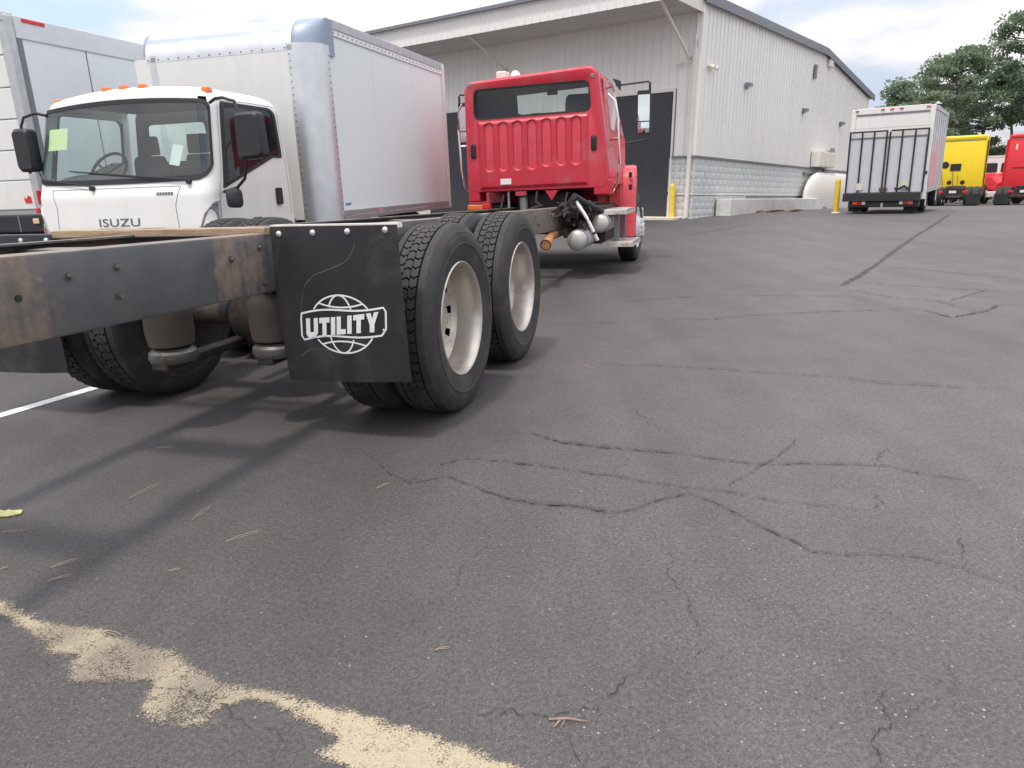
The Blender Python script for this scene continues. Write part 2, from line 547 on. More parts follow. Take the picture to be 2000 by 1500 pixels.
asphalt = asphalt_material()
def worn_paint(name, col, keep, scale):
    m = bpy.data.materials.new(name)
    m.use_nodes = True
    t = m.node_tree
    b = t.nodes['Principled BSDF']
    b.inputs['Roughness'].default_value = 0.8
    o = t.nodes['Material Output']
    geo = N(t, 'ShaderNodeNewGeometry')
    n1 = N(t, 'ShaderNodeTexNoise', ins={'Scale': scale, 'Detail': 6, 'Roughness': 0.75})
    t.links.new(geo.outputs['Position'], n1.inputs['Vector'])
    n2 = N(t, 'ShaderNodeTexNoise', ins={'Scale': 14.0, 'Detail': 6, 'Roughness': 0.7})
    t.links.new(geo.outputs['Position'], n2.inputs['Vector'])
    at_ = N(t, 'ShaderNodeAttribute', attribute_name='wear')
    ad = N(t, 'ShaderNodeMath', operation='ADD')
    t.links.new(n1.outputs[0], ad.inputs[0])
    s2 = N(t, 'ShaderNodeMath', operation='MULTIPLY_ADD', ins={1: 0.62, 2: -0.31})
    t.links.new(n2.outputs[0], s2.inputs[0])
    t.links.new(s2.outputs[0], ad.inputs[1])
    sb = N(t, 'ShaderNodeMath', operation='SUBTRACT')
    t.links.new(ad.outputs[0], sb.inputs[0])
    t.links.new(at_.outputs['Fac'], sb.inputs[1])
    mr = N(t, 'ShaderNodeMapRange', ins={'From Min': keep - 0.05, 'From Max': keep + 0.05})
    t.links.new(sb.outputs[0], mr.inputs['Value'])
    mc = N(t, 'ShaderNodeMapRange', ins={'From Min': 0.3, 'From Max': 0.7, 'To Min': 0.72, 'To Max': 1.15})
    t.links.new(n1.outputs[0], mc.inputs['Value'])
    mm = N(t, 'ShaderNodeMix', data_type='RGBA', blend_type='MULTIPLY', ins={0: 1.0, 6: col})
    t.links.new(mc.outputs[0], mm.inputs[7])
    th_ = N(t, 'ShaderNodeAttribute', attribute_name='thin')
    tn = N(t, 'ShaderNodeMath', operation='MULTIPLY_ADD', ins={1: 1.5, 2: -0.02})
    t.links.new(n2.outputs[0], tn.inputs[0])
    tm = N(t, 'ShaderNodeMath', operation='MULTIPLY', use_clamp=True)
    t.links.new(tn.outputs[0], tm.inputs[0]); t.links.new(th_.outputs['Fac'], tm.inputs[1])
    tx = N(t, 'ShaderNodeMix', data_type='RGBA', ins={7: (0.165, 0.138, 0.118, 1)})
    t.links.new(tm.outputs[0], tx.inputs[0]); t.links.new(mm.outputs[2], tx.inputs[6])
    t.links.new(tx.outputs[2], b.inputs['Base Color'])
    bp = N(t, 'ShaderNodeBump', ins={'Strength': 0.5, 'Distance': 0.003})
    t.links.new(n1.outputs[0], bp.inputs['Height'])
    t.links.new(bp.outputs[0], b.inputs['Normal'])
    tr = N(t, 'ShaderNodeBsdfTransparent')
    ms = N(t, 'ShaderNodeMixShader')
    t.links.new(mr.outputs[0], ms.inputs[0])
    t.links.new(tr.outputs[0], ms.inputs[1])
    t.links.new(b.outputs[0], ms.inputs[2])
    t.links.new(ms.outputs[0], o.inputs[0])
    return m


crack_mat = worn_paint('open_crack', (0.030, 0.027, 0.026, 1), 0.46, 60)
sealed_mat = worn_paint('sealed_crack', (0.066, 0.060, 0.058, 1), 0.50, 75)

# ------------------------------------------------------------------ ground
def axis_pts(a, b, near, far):
    p = [a + (b - a) * i / int((b - a) / near) for i in range(int((b - a) / near) + 1)]
    lo = [a - far * (i ** 2) for i in range(12, 0, -1)]
    hi = [b + far * (i ** 2) for i in range(1, 13)]
    return lo + p + hi


gx, gy = axis_pts(-30, 45, 1.5, 5), axis_pts(-10, 60, 1.5, 5)
vs = [(x, y, gz(x, y)) for y in gy for x in gx]
w = len(gx)
fs = [(j * w + i, j * w + i + 1, (j + 1) * w + i + 1, (j + 1) * w + i) for j in range(len(gy) - 1) for i in range(w - 1)]
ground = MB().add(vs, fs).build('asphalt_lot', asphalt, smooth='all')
tag(ground, 'grey sealed asphalt lot with cracks and worn markings', kind='structure')

_zoff = [0.004]


def ribbon(pix, width, jitter, taper=True, step=0.05, seed=0):
    rnd = random.Random(seed * 13 + 5)
    P = [at(*q) for q in pix]
    pts = []
    for a, b in zip(P[:-1], P[1:]):
        n = max(1, int((b - a).length / step))
        for k in range(n):
            pts.append(a.lerp(b, k / n))
    pts.append(P[-1])
    off = 0.0
    res = []
    for i, p in enumerate(pts):
        d = (pts[min(i + 1, len(pts) - 1)] - pts[max(i - 1, 0)]).normalized()
        nrm = Vector((-d.y, d.x, 0))
        if 0 < i < len(pts) - 1:
            off = off * 0.82 + rnd.uniform(-1, 1) * jitter
        else:
            off = 0
        res.append((p + nrm * off, nrm))
    z = _zoff[0]
    _zoff[0] += 0.00025
    mb = MB()
    L, Rr = [], []
    for i, (p, nrm) in enumerate(res):
        f = 1.0
        if taper:
            f = min(1.0, 0.25 + 4.0 * min(i, len(res) - 1 - i) / len(res))
        ww = width * 0.62 * f * rnd.uniform(0.35, 1.3) / 2
        L.append(p + nrm * ww + Vector((0, 0, z)))
        Rr.append(p - nrm * ww + Vector((0, 0, z)))
    n = len(L)
    mb.add(L + Rr, [(i, i + 1, n + i + 1, n + i) for i in range(n - 1)])
    return mb


fine = [
    ([(1307, 1075), (1290, 1117), (1335, 1150), (1357, 1190), (1362, 1250)], 0.006),
    ([(1395, 1255), (1370, 1282), (1352, 1296)], 0.005),
    ([(1280, 1300), (1250, 1325), (1220, 1347), (1165, 1387), (1070, 1410), (1000, 1385), (900, 1392)], 0.007),
    ([(1080, 1425), (1115, 1452), (1150, 1477), (1200, 1499)], 0.006),
    ([(1732, 1350), (1728, 1390), (1732, 1412), (1708, 1430), (1695, 1447), (1702, 1475), (1700, 1500)], 0.008),
    ([(1735, 1412), (1780, 1390), (1822, 1368)], 0.005),
    ([(1730, 875), (1728, 890), (1732, 906)], 0.012),
    ([(1707, 962), (1713, 980), (1720, 998)], 0.010),
    ([(1880, 1045), (1876, 1090), (1880, 1113)], 0.009),
    ([(1530, 1180), (1552, 1190), (1560, 1205)], 0.006),
    ([(1230, 799), (1265, 820), (1302, 846)], 0.010),
    ([(810, 1235), (880, 1150), (930, 1090), (980, 1040)], 0.004),
    ([(240, 1065), (170, 1098), (110, 1112)], 0.006),
    ([(1160, 1050), (1210, 1063), (1240, 1080)], 0.004),
    ([(1640, 1160), (1700, 1185), (1760, 1215), (1830, 1240)], 0.004),
    ([(40, 1275), (150, 1295), (260, 1325), (420, 1390), (560, 1440), (640, 1450)], 0.006),
    ([(1860, 1290), (1880, 1330), (1875, 1390)], 0.004),
]
sealed = [
    ([(700, 875), (800, 945), (870, 930), (1000, 980), (1125, 990), (1200, 1000), (1240, 992), (1345, 963), (1395, 980), (1480, 1022), (1555, 1060), (1585, 1077), (1700, 1083), (1800, 1090), (1880, 1113), (2000, 1160)], 0.016),
    ([(1000, 978), (1125, 992), (1210, 1001)], 0.045),
    ([(1030, 845), (1090, 862), (1150, 873), (1320, 885), (1440, 905), (1600, 907), (1740, 912), (1810, 930), (2000, 950)], 0.016),
    ([(1040, 847), (1100, 864), (1200, 876), (1300, 884)], 0.04),
    ([(800, 942), (840, 917), (900, 898), (930, 895), (1200, 930), (1310, 948), (1425, 960), (1525, 980), (1700, 998)], 0.016),
    ([(1000, 905), (1050, 910)], 0.04),
    ([(1565, 857), (1500, 905), (1460, 930), (1420, 952)], 0.013),
    ([(1255, 626), (1406, 623), (1477, 616), (1620, 609), (1791, 604)], 0.03),
    ([(1050, 637), (1150, 632), (1255, 627)], 0.02),
    ([(1791, 604), (1860, 620), (1919, 609), (1952, 597), (2000, 597)], 0.04),
    ([(1929, 566), (1890, 578), (1857, 588)], 0.03),
    ([(1644, 564), (1753, 583), (1829, 588), (1880, 602), (1919, 609)], 0.03),
    ([(1653, 557), (1690, 534), (1715, 514), (1752, 487), (1791, 459), (1830, 436), (1862, 415)], 0.10),
    ([(1640, 560), (1675, 540), (1700, 523)], 0.08),
    ([(1715, 521), (1790, 526), (1857, 533), (2000, 547)], 0.045),
    ([(1667, 552), (1770, 558), (1857, 564), (2000, 571)], 0.045),
    ([(1169, 711), (1359, 718), (1501, 728), (1648, 737), (1739, 749), (2000, 763)], 0.022),
    ([(1373, 578), (1500, 577), (1644, 580), (1753, 584)], 0.03),
    ([(1335, 462), (1400, 450), (1477, 438)], 0.08),
    ([(1220, 590), (1300, 583), (1373, 578)], 0.03),
]
for i, (p, wd) in enumerate(fine):
    tag(ribbon(p, wd * .8, 0.013 if wd < 0.01 else 0.022, step=0.014, seed=i).build('crack', crack_mat, ground), kind='stuff')
for i, (p, wd) in enumerate(sealed):
    tag(ribbon(p, wd * 1.35, 0.008, step=0.035, seed=100 + i).build('sealed_crack', sealed_mat, ground), kind='stuff')


def paint_mesh(polys, name, m, cell, zofs, wearfn=None, thinfn=None):
    """paint outline filled with small cells whose 'wear' rises towards the ragged edge"""
    def inside(p, poly):
        c = False
        n = len(poly)
        for i in range(n):
            a, b = poly[i], poly[i - 1]
            if (a[1] > p[1]) != (b[1] > p[1]) and p[0] < (b[0] - a[0]) * (p[1] - a[1]) / (b[1] - a[1]) + a[0]:
                c = not c
        return c

    def dist(p, poly):
        q = Vector(p)
        best = 9
        n = len(poly)
        for i in range(n):
            a, b = Vector(poly[i]), Vector(poly[i - 1])
            ab = b - a
            t = max(0, min(1, (q - a).dot(ab) / max(ab.length_squared, 1e-9)))
            best = min(best, (q - a - ab * t).length)
        return best
    G = [[tuple(at(*q)[:2]) for q in poly] for poly in polys]
    xs = [p[0] for g in G for p in g]; ys = [p[1] for g in G for p in g]
    x0, x1, y0, y1 = min(xs) - .04, max(xs) + .04, min(ys) - .04, max(ys) + .04
    nx, ny = int((x1 - x0) / cell) + 1, int((y1 - y0) / cell) + 1
    val = {}
    for j in range(ny + 1):
        for i in range(nx + 1):
            p = (x0 + i * cell, y0 + j * cell)
            wv = 1.0
            for g in G:
                d = dist(p, g)
                if not inside(p, g):
                    d = -d
                wv = min(wv, max(0.0, 0.20 - d * 7.0))
            if wearfn: wv += wearfn(p)
            val[i, j] = wv
    mb = MB()
    idx = {}
    wear = []
    for j in range(ny):
        for i in range(nx):
            q = [(i, j), (i + 1, j), (i + 1, j + 1), (i, j + 1)]
            if min(val[k] for k in q) < 0.55:
                f = []
                for k in q:
                    if k not in idx:
                        idx[k] = len(mb.v)
                        x, y = x0 + k[0] * cell, y0 + k[1] * cell
                        mb.v.append((x, y, gz(x, y) + zofs))
                        wear.append(val[k])
                    f.append(idx[k])
                mb.f.append(tuple(f))
    me = mb.build(name, m, mesh_only=True)
    a = me.attributes.new('wear', 'FLOAT', 'POINT')
    a.data.foreach_set('value', wear)
    if thinfn:
        a2 = me.attributes.new('thin', 'FLOAT', 'POINT')
        a2.data.foreach_set('value', [thinfn(v) for v in mb.v])
    return inst(name, me, ground)


tan_top = [(-60, 1150), (0, 1168), (32, 1176), (60, 1200), (100, 1213), (190, 1222), (280, 1256), (350, 1268), (380, 1303), (470, 1338), (505, 1342), (620, 1372), (700, 1388), (745, 1405), (850, 1436), (1000, 1488), (1060, 1515)]
tan_bot = [(720, 1530), (640, 1492), (612, 1472), (650, 1450), (600, 1415), (562, 1400), (512, 1378), (470, 1374), (425, 1395), (440, 1408), (400, 1432), (340, 1437), (285, 1427), (262, 1390), (290, 1340), (235, 1341), (130, 1336), (118, 1310), (140, 1285), (95, 1282), (50, 1237), (18, 1212), (-60, 1195)]
ZN = [(at(235, 1300), .17, 1.0), (at(120, 1240), .12, .7), (at(390, 1350), .14, .75), (at(480, 1390), .10, .5)]
BUL = at(335, 1418)
zone = lambda p: max(k * math.exp(-((p[0] - c.x) ** 2 + (p[1] - c.y) ** 2) / r_ ** 2) for c, r_, k in ZN)
paint_mesh([tan_top + tan_bot], 'faded_yellow_line', worn_paint('faded_yellow_paint', (0.44, 0.37, 0.255, 1), 0.40, 230), 0.012, 0.0035, lambda p: .05 * zone(p) + .15 * math.exp(-((p[0] - BUL.x) ** 2 + (p[1] - BUL.y) ** 2) / .0075), lambda p: min(1.0, .12 + 1.1 * zone(p)))

# white bay line, parallel to the parked trucks
wl = [at(0, 812), at(170, 762)]
dw = (wl[1] - wl[0]).normalized()
nw = Vector((-dw.y, dw.x, 0))
a0, a1 = wl[0] - dw * 2.5, wl[1] + dw * 2.2
mb = MB()
for k in range(40):
    p, q = a0.lerp(a1, k / 40), a0.lerp(a1, (k + 1) / 40)
    mb.add([p - nw * .05 + Vector((0, 0, .003)), q - nw * .05 + Vector((0, 0, .003)), q + nw * .05 + Vector((0, 0, .003)), p + nw * .05 + Vector((0, 0, .003))], [(0, 1, 2, 3)])
mb.build('white_bay_line', mat('white_line_paint', (0.78, 0.78, 0.76, 1), 0.7, var=0.08, vscale=30, dirt=(0.3, 0.29, 0.28, 1), dirt_amt=0.15, dirt_scale=25), ground)

# loose light grit
rnd = random.Random(3)
mb = MB()
for k in range(300):
    px, py = rnd.uniform(0, 2000), 620 + 880 * rnd.random() ** 0.8
    if rnd.random() < 0.55:
        px = 2000 - abs(rnd.gauss(0, 420)); py = 900 + 600 * rnd.random()
    p = at(max(0, px), py)
    s = rnd.uniform(0.0015, 0.0042)
    a = rnd.uniform(0, 6.28)
    v = []
    for i in range(5):
        t = a + i * 1.2566
        v.append((p.x + s * rnd.uniform(.7, 1.3) * math.cos(t), p.y + s * rnd.uniform(.7, 1.3) * math.sin(t), p.z + 0.0005))
    v.append((p.x, p.y, p.z + s * 0.9))
    mb.add(v, [(i, (i + 1) % 5, 5) for i in range(5)])
tag(mb.build('grit', mat('pale_stone', (0.30, 0.285, 0.265, 1), 0.8, var=0.35, vscale=3), None), 'pale stone grit scattered over the asphalt', None, None, 'stuff')

# ------------------------------------------------------------------ warehouse
MBLD = Matrix((B_S, B_T, B_U)).transposed().to_4x4()
MBLD.translation = B_O
bld = thing('warehouse', 'beige metal-clad warehouse with grey block base and wide canopy', 'warehouse', MBLD)
S_END = 21.3
T_END = 17.0


def eave(s):
    if s < 12.4:
        return 6.20 + 0.34 * s / 12.4
    return 6.54 - 0.95 * (s - 12.4) / 9.0


# solid core behind the cladding
core = MB().prism([(0.06, -1.2), (S_END, -1.6), (S_END, eave(S_END)), (12.4, 6.52), (0.06, 6.18)], 0.06, T_END, 'y')
core.build('wall_core', mortar, bld)
# roof with dark rake trim along the gable
roof = MB().loft([[(s, t, z) for s, z in ((-.12, 6.24), (12.4, 6.58), (S_END + .3, eave(S_END) + .03), (S_END + .3, eave(S_END) + .15), (12.4, 6.72), (-.12, 6.38))] for t in (-0.12, T_END + 0.3)], True, True, True)
roof.build('roof', trim_grey, bld)
rk = MB()
for (s0, z0, s1, z1) in ((-.15, 6.19, 12.4, 6.53), (12.4, 6.53, S_END + .32, eave(S_END))):
    rk.loft([[(s0, -.17, z0 - .05), (s0, -.13, z0 - .05), (s0, -.13, z0 + .22), (s0, -.17, z0 + .22)], [(s1, -.17, z1 - .05), (s1, -.13, z1 - .05), (s1, -.13, z1 + .22), (s1, -.17, z1 + .22)]], True, True, True)
rk.build('rake_trim', trim_grey, bld)

DOORS = [(0.78, 4.6), (7.5, 11.4)]
PW = 0.30


def panel_mesh(z0, z1a, z1b):
    """one wall sheet lying in x (0..PW), facing -y, with a standing rib at its left edge"""
    prof = [(0, 0), (0.012, -0.026), (0.045, -0.026), (0.06, -0.004), (PW - .003, -0.004)]
    r0 = [(x, y, z0) for x, y in prof]
    r1 = [(x, y, z1a + (z1b - z1a) * x / PW) for x, y in prof]
    return MB().loft([r0, r1], False)


k = 0
s = 0.10
while s < S_END - PW:
    me = panel_mesh(1.90, eave(s), eave(s + PW)).build('wall_panel', wall_metal, mesh_only=True)
    inst('wall_panel', me, bld, loc=(s, 0.0, 0))
    s += PW
fr_rot = Matrix.Rotation(R(-90), 4, 'Z')
full = panel_mesh(1.90, 6.1, 6.1).build('wall_panel', wall_metal, mesh_only=True)
over = panel_mesh(3.87, 6.1, 6.1).build('wall_panel', wall_metal, mesh_only=True)
t = 0.10 + PW
while t < T_END:
    mid = t - PW / 2
    me = over if any(a < mid < b for a, b in DOORS) else full
    o = inst('wall_panel', me, bld)
    o.matrix_local = Matrix.Translation((0, t, 0)) @ fr_rot
    t += PW
# corner and base flashing
cb = MB().box(-.05, .10, -.05, .10, 1.88, 6.19)
cb.build('corner_trim', wall_metal, bld)
fl = MB().box(-.075, S_END, -.075, -.0, 1.845, 1.90)
fl.box(-.075, -.0, .0, .74, 1.845, 1.90)
fl.build('base_flashing', trim_grey, bld)
for t0, t1 in ((4.64, 7.46), (11.44, T_END)):
    MB().box(-.075, -.0, t0, t1, 1.847, 1.90).build('base_flashing', trim_grey, bld)


# blocks
def block_mesh(w, h, rough, seed):
    rnd = random.Random(seed)
    nx, nz = 5, 3
    v, f = [], []
    for j in range(nz + 1):
        for i in range(nx + 1):
            e = i in (0, nx) or j in (0, nz)
            v.append((i * w / nx, -0.004 - (0 if e else rnd.uniform(0.004, rough)), j * h / nz))
    for j in range(nz):
        for i in range(nx):
            a = j * (nx + 1) + i
            f.append((a, a + 1, a + nx + 2, a + nx + 1))
    o = len(v)
    edge = [(0, 0), (w, 0), (w, h), (0, h)]
    v += [(x, 0.03, z) for x, z in edge]
    c = [0, nx, (nx + 1) * (nz + 1) - 1, (nx + 1) * nz]
    for i in range(4):
        j = (i + 1) % 4
        f.append((c[i], o + i, o + j, c[j]))
    return MB().add(v, f).build('block', block_mat, mesh_only=True)


BH, BW = 0.208, 0.42
blks = [block_mesh(BW - .007, BH - .007, 0.010, q) for q in range(6)]
half = [block_mesh(BW / 2 - .007, BH - .007, 0.010, 40 + q) for q in range(2)]
rows_hi = [0.81 + BH * q for q in range(5)]
rows_lo = [-0.125 + BH * q for q in range(4)]
rnd = random.Random(11)
for r_, z in enumerate(rows_hi + rows_lo):
    s_max = 14.6 if r_ < 5 else 4.4
    s = 0.0
    if r_ % 2:
        inst('block', half[r_ % 2], bld, loc=(0, 0, z)); s = BW / 2
    while s < s_max:
        inst('block', rnd.choice(blks), bld, loc=(s, 0, z)); s += BW
    # front return between corner and door
    off = BW / 2 if r_ % 2 == 0 else 0
    tt = 0.02
    while tt < 0.74:
        wd = BW / 2 if (off and tt < .1) else BW
        wd_me = half[0] if wd < 0.3 else rnd.choice(blks)
        if tt + wd > 0.80: wd_me = half[1]; wd = BW / 2
        o = inst('block', wd_me, bld)
        o.matrix_local = Matrix.Translation((0, tt + wd, z)) @ fr_rot
        tt += wd
far = MB()
for r_, z in enumerate(rows_hi):
    s = 15.2 + (BW / 2 if r_ % 2 else 0)
    while s < S_END:
        far.box(s, s + BW - .012, -.02, .03, z, z + BH - .012); s += BW
for r_, z in enumerate(rows_hi + rows_lo):
    for (a, b) in ((4.66, 7.44), (11.46, T_END)):
        tt = a
        while tt < b:
            far.box(-.02, .03, tt, min(tt + BW - .012, b), z, z + BH - .012); tt += BW
tag(far.build('block', block_mat, bld), kind='stuff')
ac = MB().box(-.035, S_END, -.035, .0, 0.715, 0.80)
ac.box(-.035, -.002, .001, .74, 0.715, 0.80)
ac.build('accent_course', block_smooth, bld)

# doors: dark openings with roll-up curtains
for (a, b) in DOORS:
    d = MB()
    z = -0.1
    d.box(0.0, 0.05, a + .02, b - .02, -0.15, 3.86)
    dd = d.build('door', door_black, bld)
    sl = MB()
    z = -.05
    while z < 3.84:
        sl.box(-.010, -.002, a + .06, b - .06, z + .004, z + .070); z += 0.075
    tag(sl.build('door_slat', door_black, dd), kind='stuff')
    fr = MB()
    for t0, t1 in ((a - .045, a + .02), (b - .02, b + .045)):
        fr.box(-.05, .04, t0, t1, -.15, 3.91)
    fr.box(-.05, .04, a + .02, b - .02, 3.80, 3.91)
    fr.build('door_frame', trim_cream, bld, bevel=.006)

# canopy
CW = 2.0
cy = MB().loft([[(-CW, tt, 5.96), (0.0, tt, 5.96), (0.0, tt, 6.26), (-CW, tt, 6.50)] for tt in (0.02, 15.0)], True, True, True)
cy.build('canopy', soffit_metal, bld)
for q in range(10):
    x0 = -CW + .01 + q * (CW - .02) / 10
    MB().prism([(x0 + .004, 5.955), (x0 + .012, 5.935), (x0 + .03, 5.935), (x0 + .045, 5.95), (x0 + .196, 5.95), (x0 + .196, 5.957)], 0.05, 14.95, 'y').build('soffit_panel', soffit_metal, bld)
fas = panel_mesh(5.90, 6.54, 6.54).build('fascia_panel', wall_metal, mesh_only=True)
t = 0.02 + PW
while t <= 15.05:
    o = inst('fascia_panel', fas, bld)
    o.matrix_local = Matrix.Translation((-CW - .004, t, 0)) @ fr_rot
    t += PW
gt = MB().box(-CW - .16, -CW - .045, -.04, 15.08, 6.50, 6.62)
gt.build('gutter', trim_grey, bld, bevel=.012)
MB().box(-CW - .06, .0, -.03, .018, 5.90, 6.30).build('canopy_end_trim', trim_cream, bld)
for (tw, zw, tc_) in ((0.32, 4.66, .42), (7.40, 5.05, 7.55)):
    br = MB().tube([(-CW + .08, tc_, 5.94), (-.05, tw, zw)], 0.045, 10)
    br.box(-.05, -.0, tw - .08, tw + .08, zw - .1, zw + .1)
    br.build('canopy_brace', trim_cream, bld)
dp = MB().box(-.16, -.05, 0.07, 0.18, 0.02, 4.9)
dp.tube([(-.105, .125, 4.88), (-.105, .125, 5.2), (-.06, .125, 5.4), (-.06, .125, 5.93)], 0.045, 8)
dp.build('downpipe', trim_cream, bld, bevel=.01)

# wall lights and boxes
for (s, z) in ((3.74, 4.32), (10.2, 4.08), (16.0, 4.0)):
    m_ = MB().prism([(-.03, z + .09), (-.22, z + .07), (-.24, z - .02), (-.09, z - .10), (-.03, z - .12)], s - .11, s + .11, 'x')
    lamp = m_.build('wall_light', trim_grey, bld, bevel=.012)
    MB().prism([(-.225, z - .028), (-.10, z - .102), (-.10, z - .108), (-.23, z - .036)], s - .09, s + .09, 'x').build('lens', white_lens, lamp)
fl = MB()
for q in (0.52, 0.80):
    fl.cyl((q, -.08, 4.52), (q + .02, -.22, 4.46), .045, .07, 12)
fl.box(.45, .87, -.08, -.04, 4.50, 4.56)
fl.build('flood_light', trim_cream, bld)
fl = MB()
fl.box(-.09, -.04, .55, .78, 4.56, 4.62)
fl.cyl((-.09, .60, 4.56), (-.2, .58, 4.5), .04, .06, 12)
fl.build('flood_light', trim_cream, bld)
MB().box(11.1, 11.36, -.10, -.03, 5.42, 5.95).build('wall_vent', trim_grey, bld, bevel=.01)
for q in range(7):
    pass
MB().box(12.95, 13.5, -.14, -.04, 6.12, 6.40).build('junction_box', trim_cream, bld, bevel=.01)
cbx = MB().box(11.9, 14.3, -.42, -.04, 1.93, 2.58).build('utility_cabinet', trim_cream, bld, bevel=.015)
for q in range(3):
    MB().box(11.95 + q * .78, 12.68 + q * .78, -.436, -.423, 1.98, 2.54).build('cabinet_door', trim_cream, cbx, bevel=.004)
cd = MB().tube([(14.4, -.06, 2.7), (14.4, -.06, 2.2)], .03, 8)
cd.cyl((14.15, -.3, 2.62), (14.15, -.3, 2.80), .12, .09, 12)
cd.tube([(14.2, -.1, 1.75), (15.2, -.12, 1.8), (16.2, -.1, 1.68), (17.0, -.1, 1.72)], .05, 8)
cd.tube([(11.0, -.07, 1.62), (12.5, -.09, 1.72)], .07, 8)
cd.build('conduit', trim_grey, bld)


def bworld(s, t, z):
    return MBLD @ Vector((s, t, z))


def bmat(s, t, z):
    return MBLD @ Matrix.Translation((s, t, z))


# concrete apron in front of the door
ap = thing('door_apron', 'pale concrete apron strip at the dark warehouse door', 'apron', bmat(0, 0, 0))
MB().box(-.62, -.0, .30, 4.9, -.2, 0.045).build('slab', mat('apron_concrete', lin(214, 203, 184), 0.85, var=0.08, vscale=3), ap, bevel=.02)
ap['kind'] = 'structure'
# low retaining wall along the side
lw = thing('low_concrete_wall', 'low pale concrete wall running along the warehouse block base', 'concrete wall', bmat(1.75, -.58, 0))
for q in range(5):
    MB().box(q * 2.15, q * 2.15 + 2.135, 0, .50, -.9, .60).build('wall_section', concrete, lw, bevel=.02)
MB().box(10.77, 11.5, 0.0, .50, -.9, .54).build('end_post', mat('dark_concrete', lin(150, 152, 152), 0.9, var=0.1), lw, bevel=.02)
# fuel tank behind the low wall
tk = thing('storage_tank', 'cream domed storage tank behind the low concrete wall', 'tank', bmat(11.6, 0.19, 0))
prof = [(-2.0 * math.cos(a), 0.56 * math.sin(a)) for a in [R(4 + 86 * q / 8) for q in range(9)]]
prof = [(y + 0.9, r_) for y, r_ in prof] + [(5.2, .56)] + [(5.2 + .7 * math.sin(R(q * 15)), 0.56 * math.cos(R(q * 15))) for q in range(1, 6)]
tb = MB().lathe([(y, r_ * 1.08 / .56) for y, r_ in prof], (0, 0, 0), 'x', 32, True, True)
tb.v = [(x, -.50 + y * .27, .64 + z) for x, y, z in tb.v]
body = tb.build('tank_body', tank_cream, tk, smooth=True)
MB().cyl((1.6, -.50, 1.70), (1.6, -.50, 1.84), .12, .12, 12).build('valve_cap', trim_grey, tk)

# bollards
for (px, py, lab) in ((1312, 428, 'yellow bollard beside the dark warehouse door'), (1632, 416, 'yellow bollard in front of the cream tank')):
    p = at(px, py)
    b_ = thing('bollard', lab, 'bollard', Matrix.Translation(p), 'yellow bollards guarding the warehouse')
    MB().lathe([(-.25, .085), (.98, .085), (1.03, .078), (1.07, .06), (1.09, .03), (1.095, 0.004)], (0, 0, 0), 'z', 20, True, True).build('post', bollard_paint, b_, smooth=True)
    MB().lathe([(-.02, .15), (.012, .14), (.03, .09)], (0, 0, 0), 'z', 20).build('footing', concrete, b_, smooth=True)

# scrap on the ground by the wall
rust_board = mat('rusty_scrap', (0.16, 0.085, 0.055, 1), 0.85, var=0.35, vscale=6)
labs = ['dark rusty scrap plank nearest the warehouse corner', 'rust brown scrap plank in the middle of the row by the low wall', 'long reddish scrap plank farthest along the low wall']
for q, (px, py, ln, an) in enumerate(((1476, 415, .9, 6), (1508, 414, 1.3, -2), (1548, 413.5, 1.1, 3))):
    p = at(px, py)
    o = MB().prism([(-ln / 2, 0.0), (ln / 2, 0.02), (ln / 2 - .05, .055), (.1, .065 + .01 * q), (-ln / 2 + .08, .05)], -.12, .12, 'y').build('scrap_plank', rust_board, None, bevel=.01)
    o.matrix_world = Matrix.Translation(p) @ Matrix.Rotation(R(40 + an), 4, 'Z')
    tag(o, labs[q], 'plank', 'scrap planks by the low wall')
p = at(1413, 421)
rg = MB()
rr = random.Random(5)
rings = []
for i, (h, r_) in enumerate(((0, .20), (.06, .21), (.12, .14), (.16, .05))):
    rings.append([(p.x + r_ * rr.uniform(.75, 1.25) * math.cos(a * .628), p.y + r_ * rr.uniform(.75, 1.25) * math.sin(a * .628), p.z + h) for a in range(10)])
tag(rg.loft(rings, True, False, True).build('white_rag', paper_white, None, smooth='all'), 'crumpled white rag on the asphalt near the warehouse corner', 'rag')

# ------------------------------------------------------------------ red chassis truck
TH = 17.4
TR = thing('chassis_truck', 'red chassis cab truck with bare rusty frame and dual rear wheels', 'truck',
           heading(-0.25981365, 4.11559508, 0, TH))


def ztop(a):
    return 1.085 - 0.0225 * a


piston_grey = mat('spring_piston_metal', (0.14, 0.135, 0.13, 1), 0.45, metal=0.4, var=0.2, vscale=10, dirt=(.08, .07, .06, 1), dirt_amt=.4, dirt_scale=8)


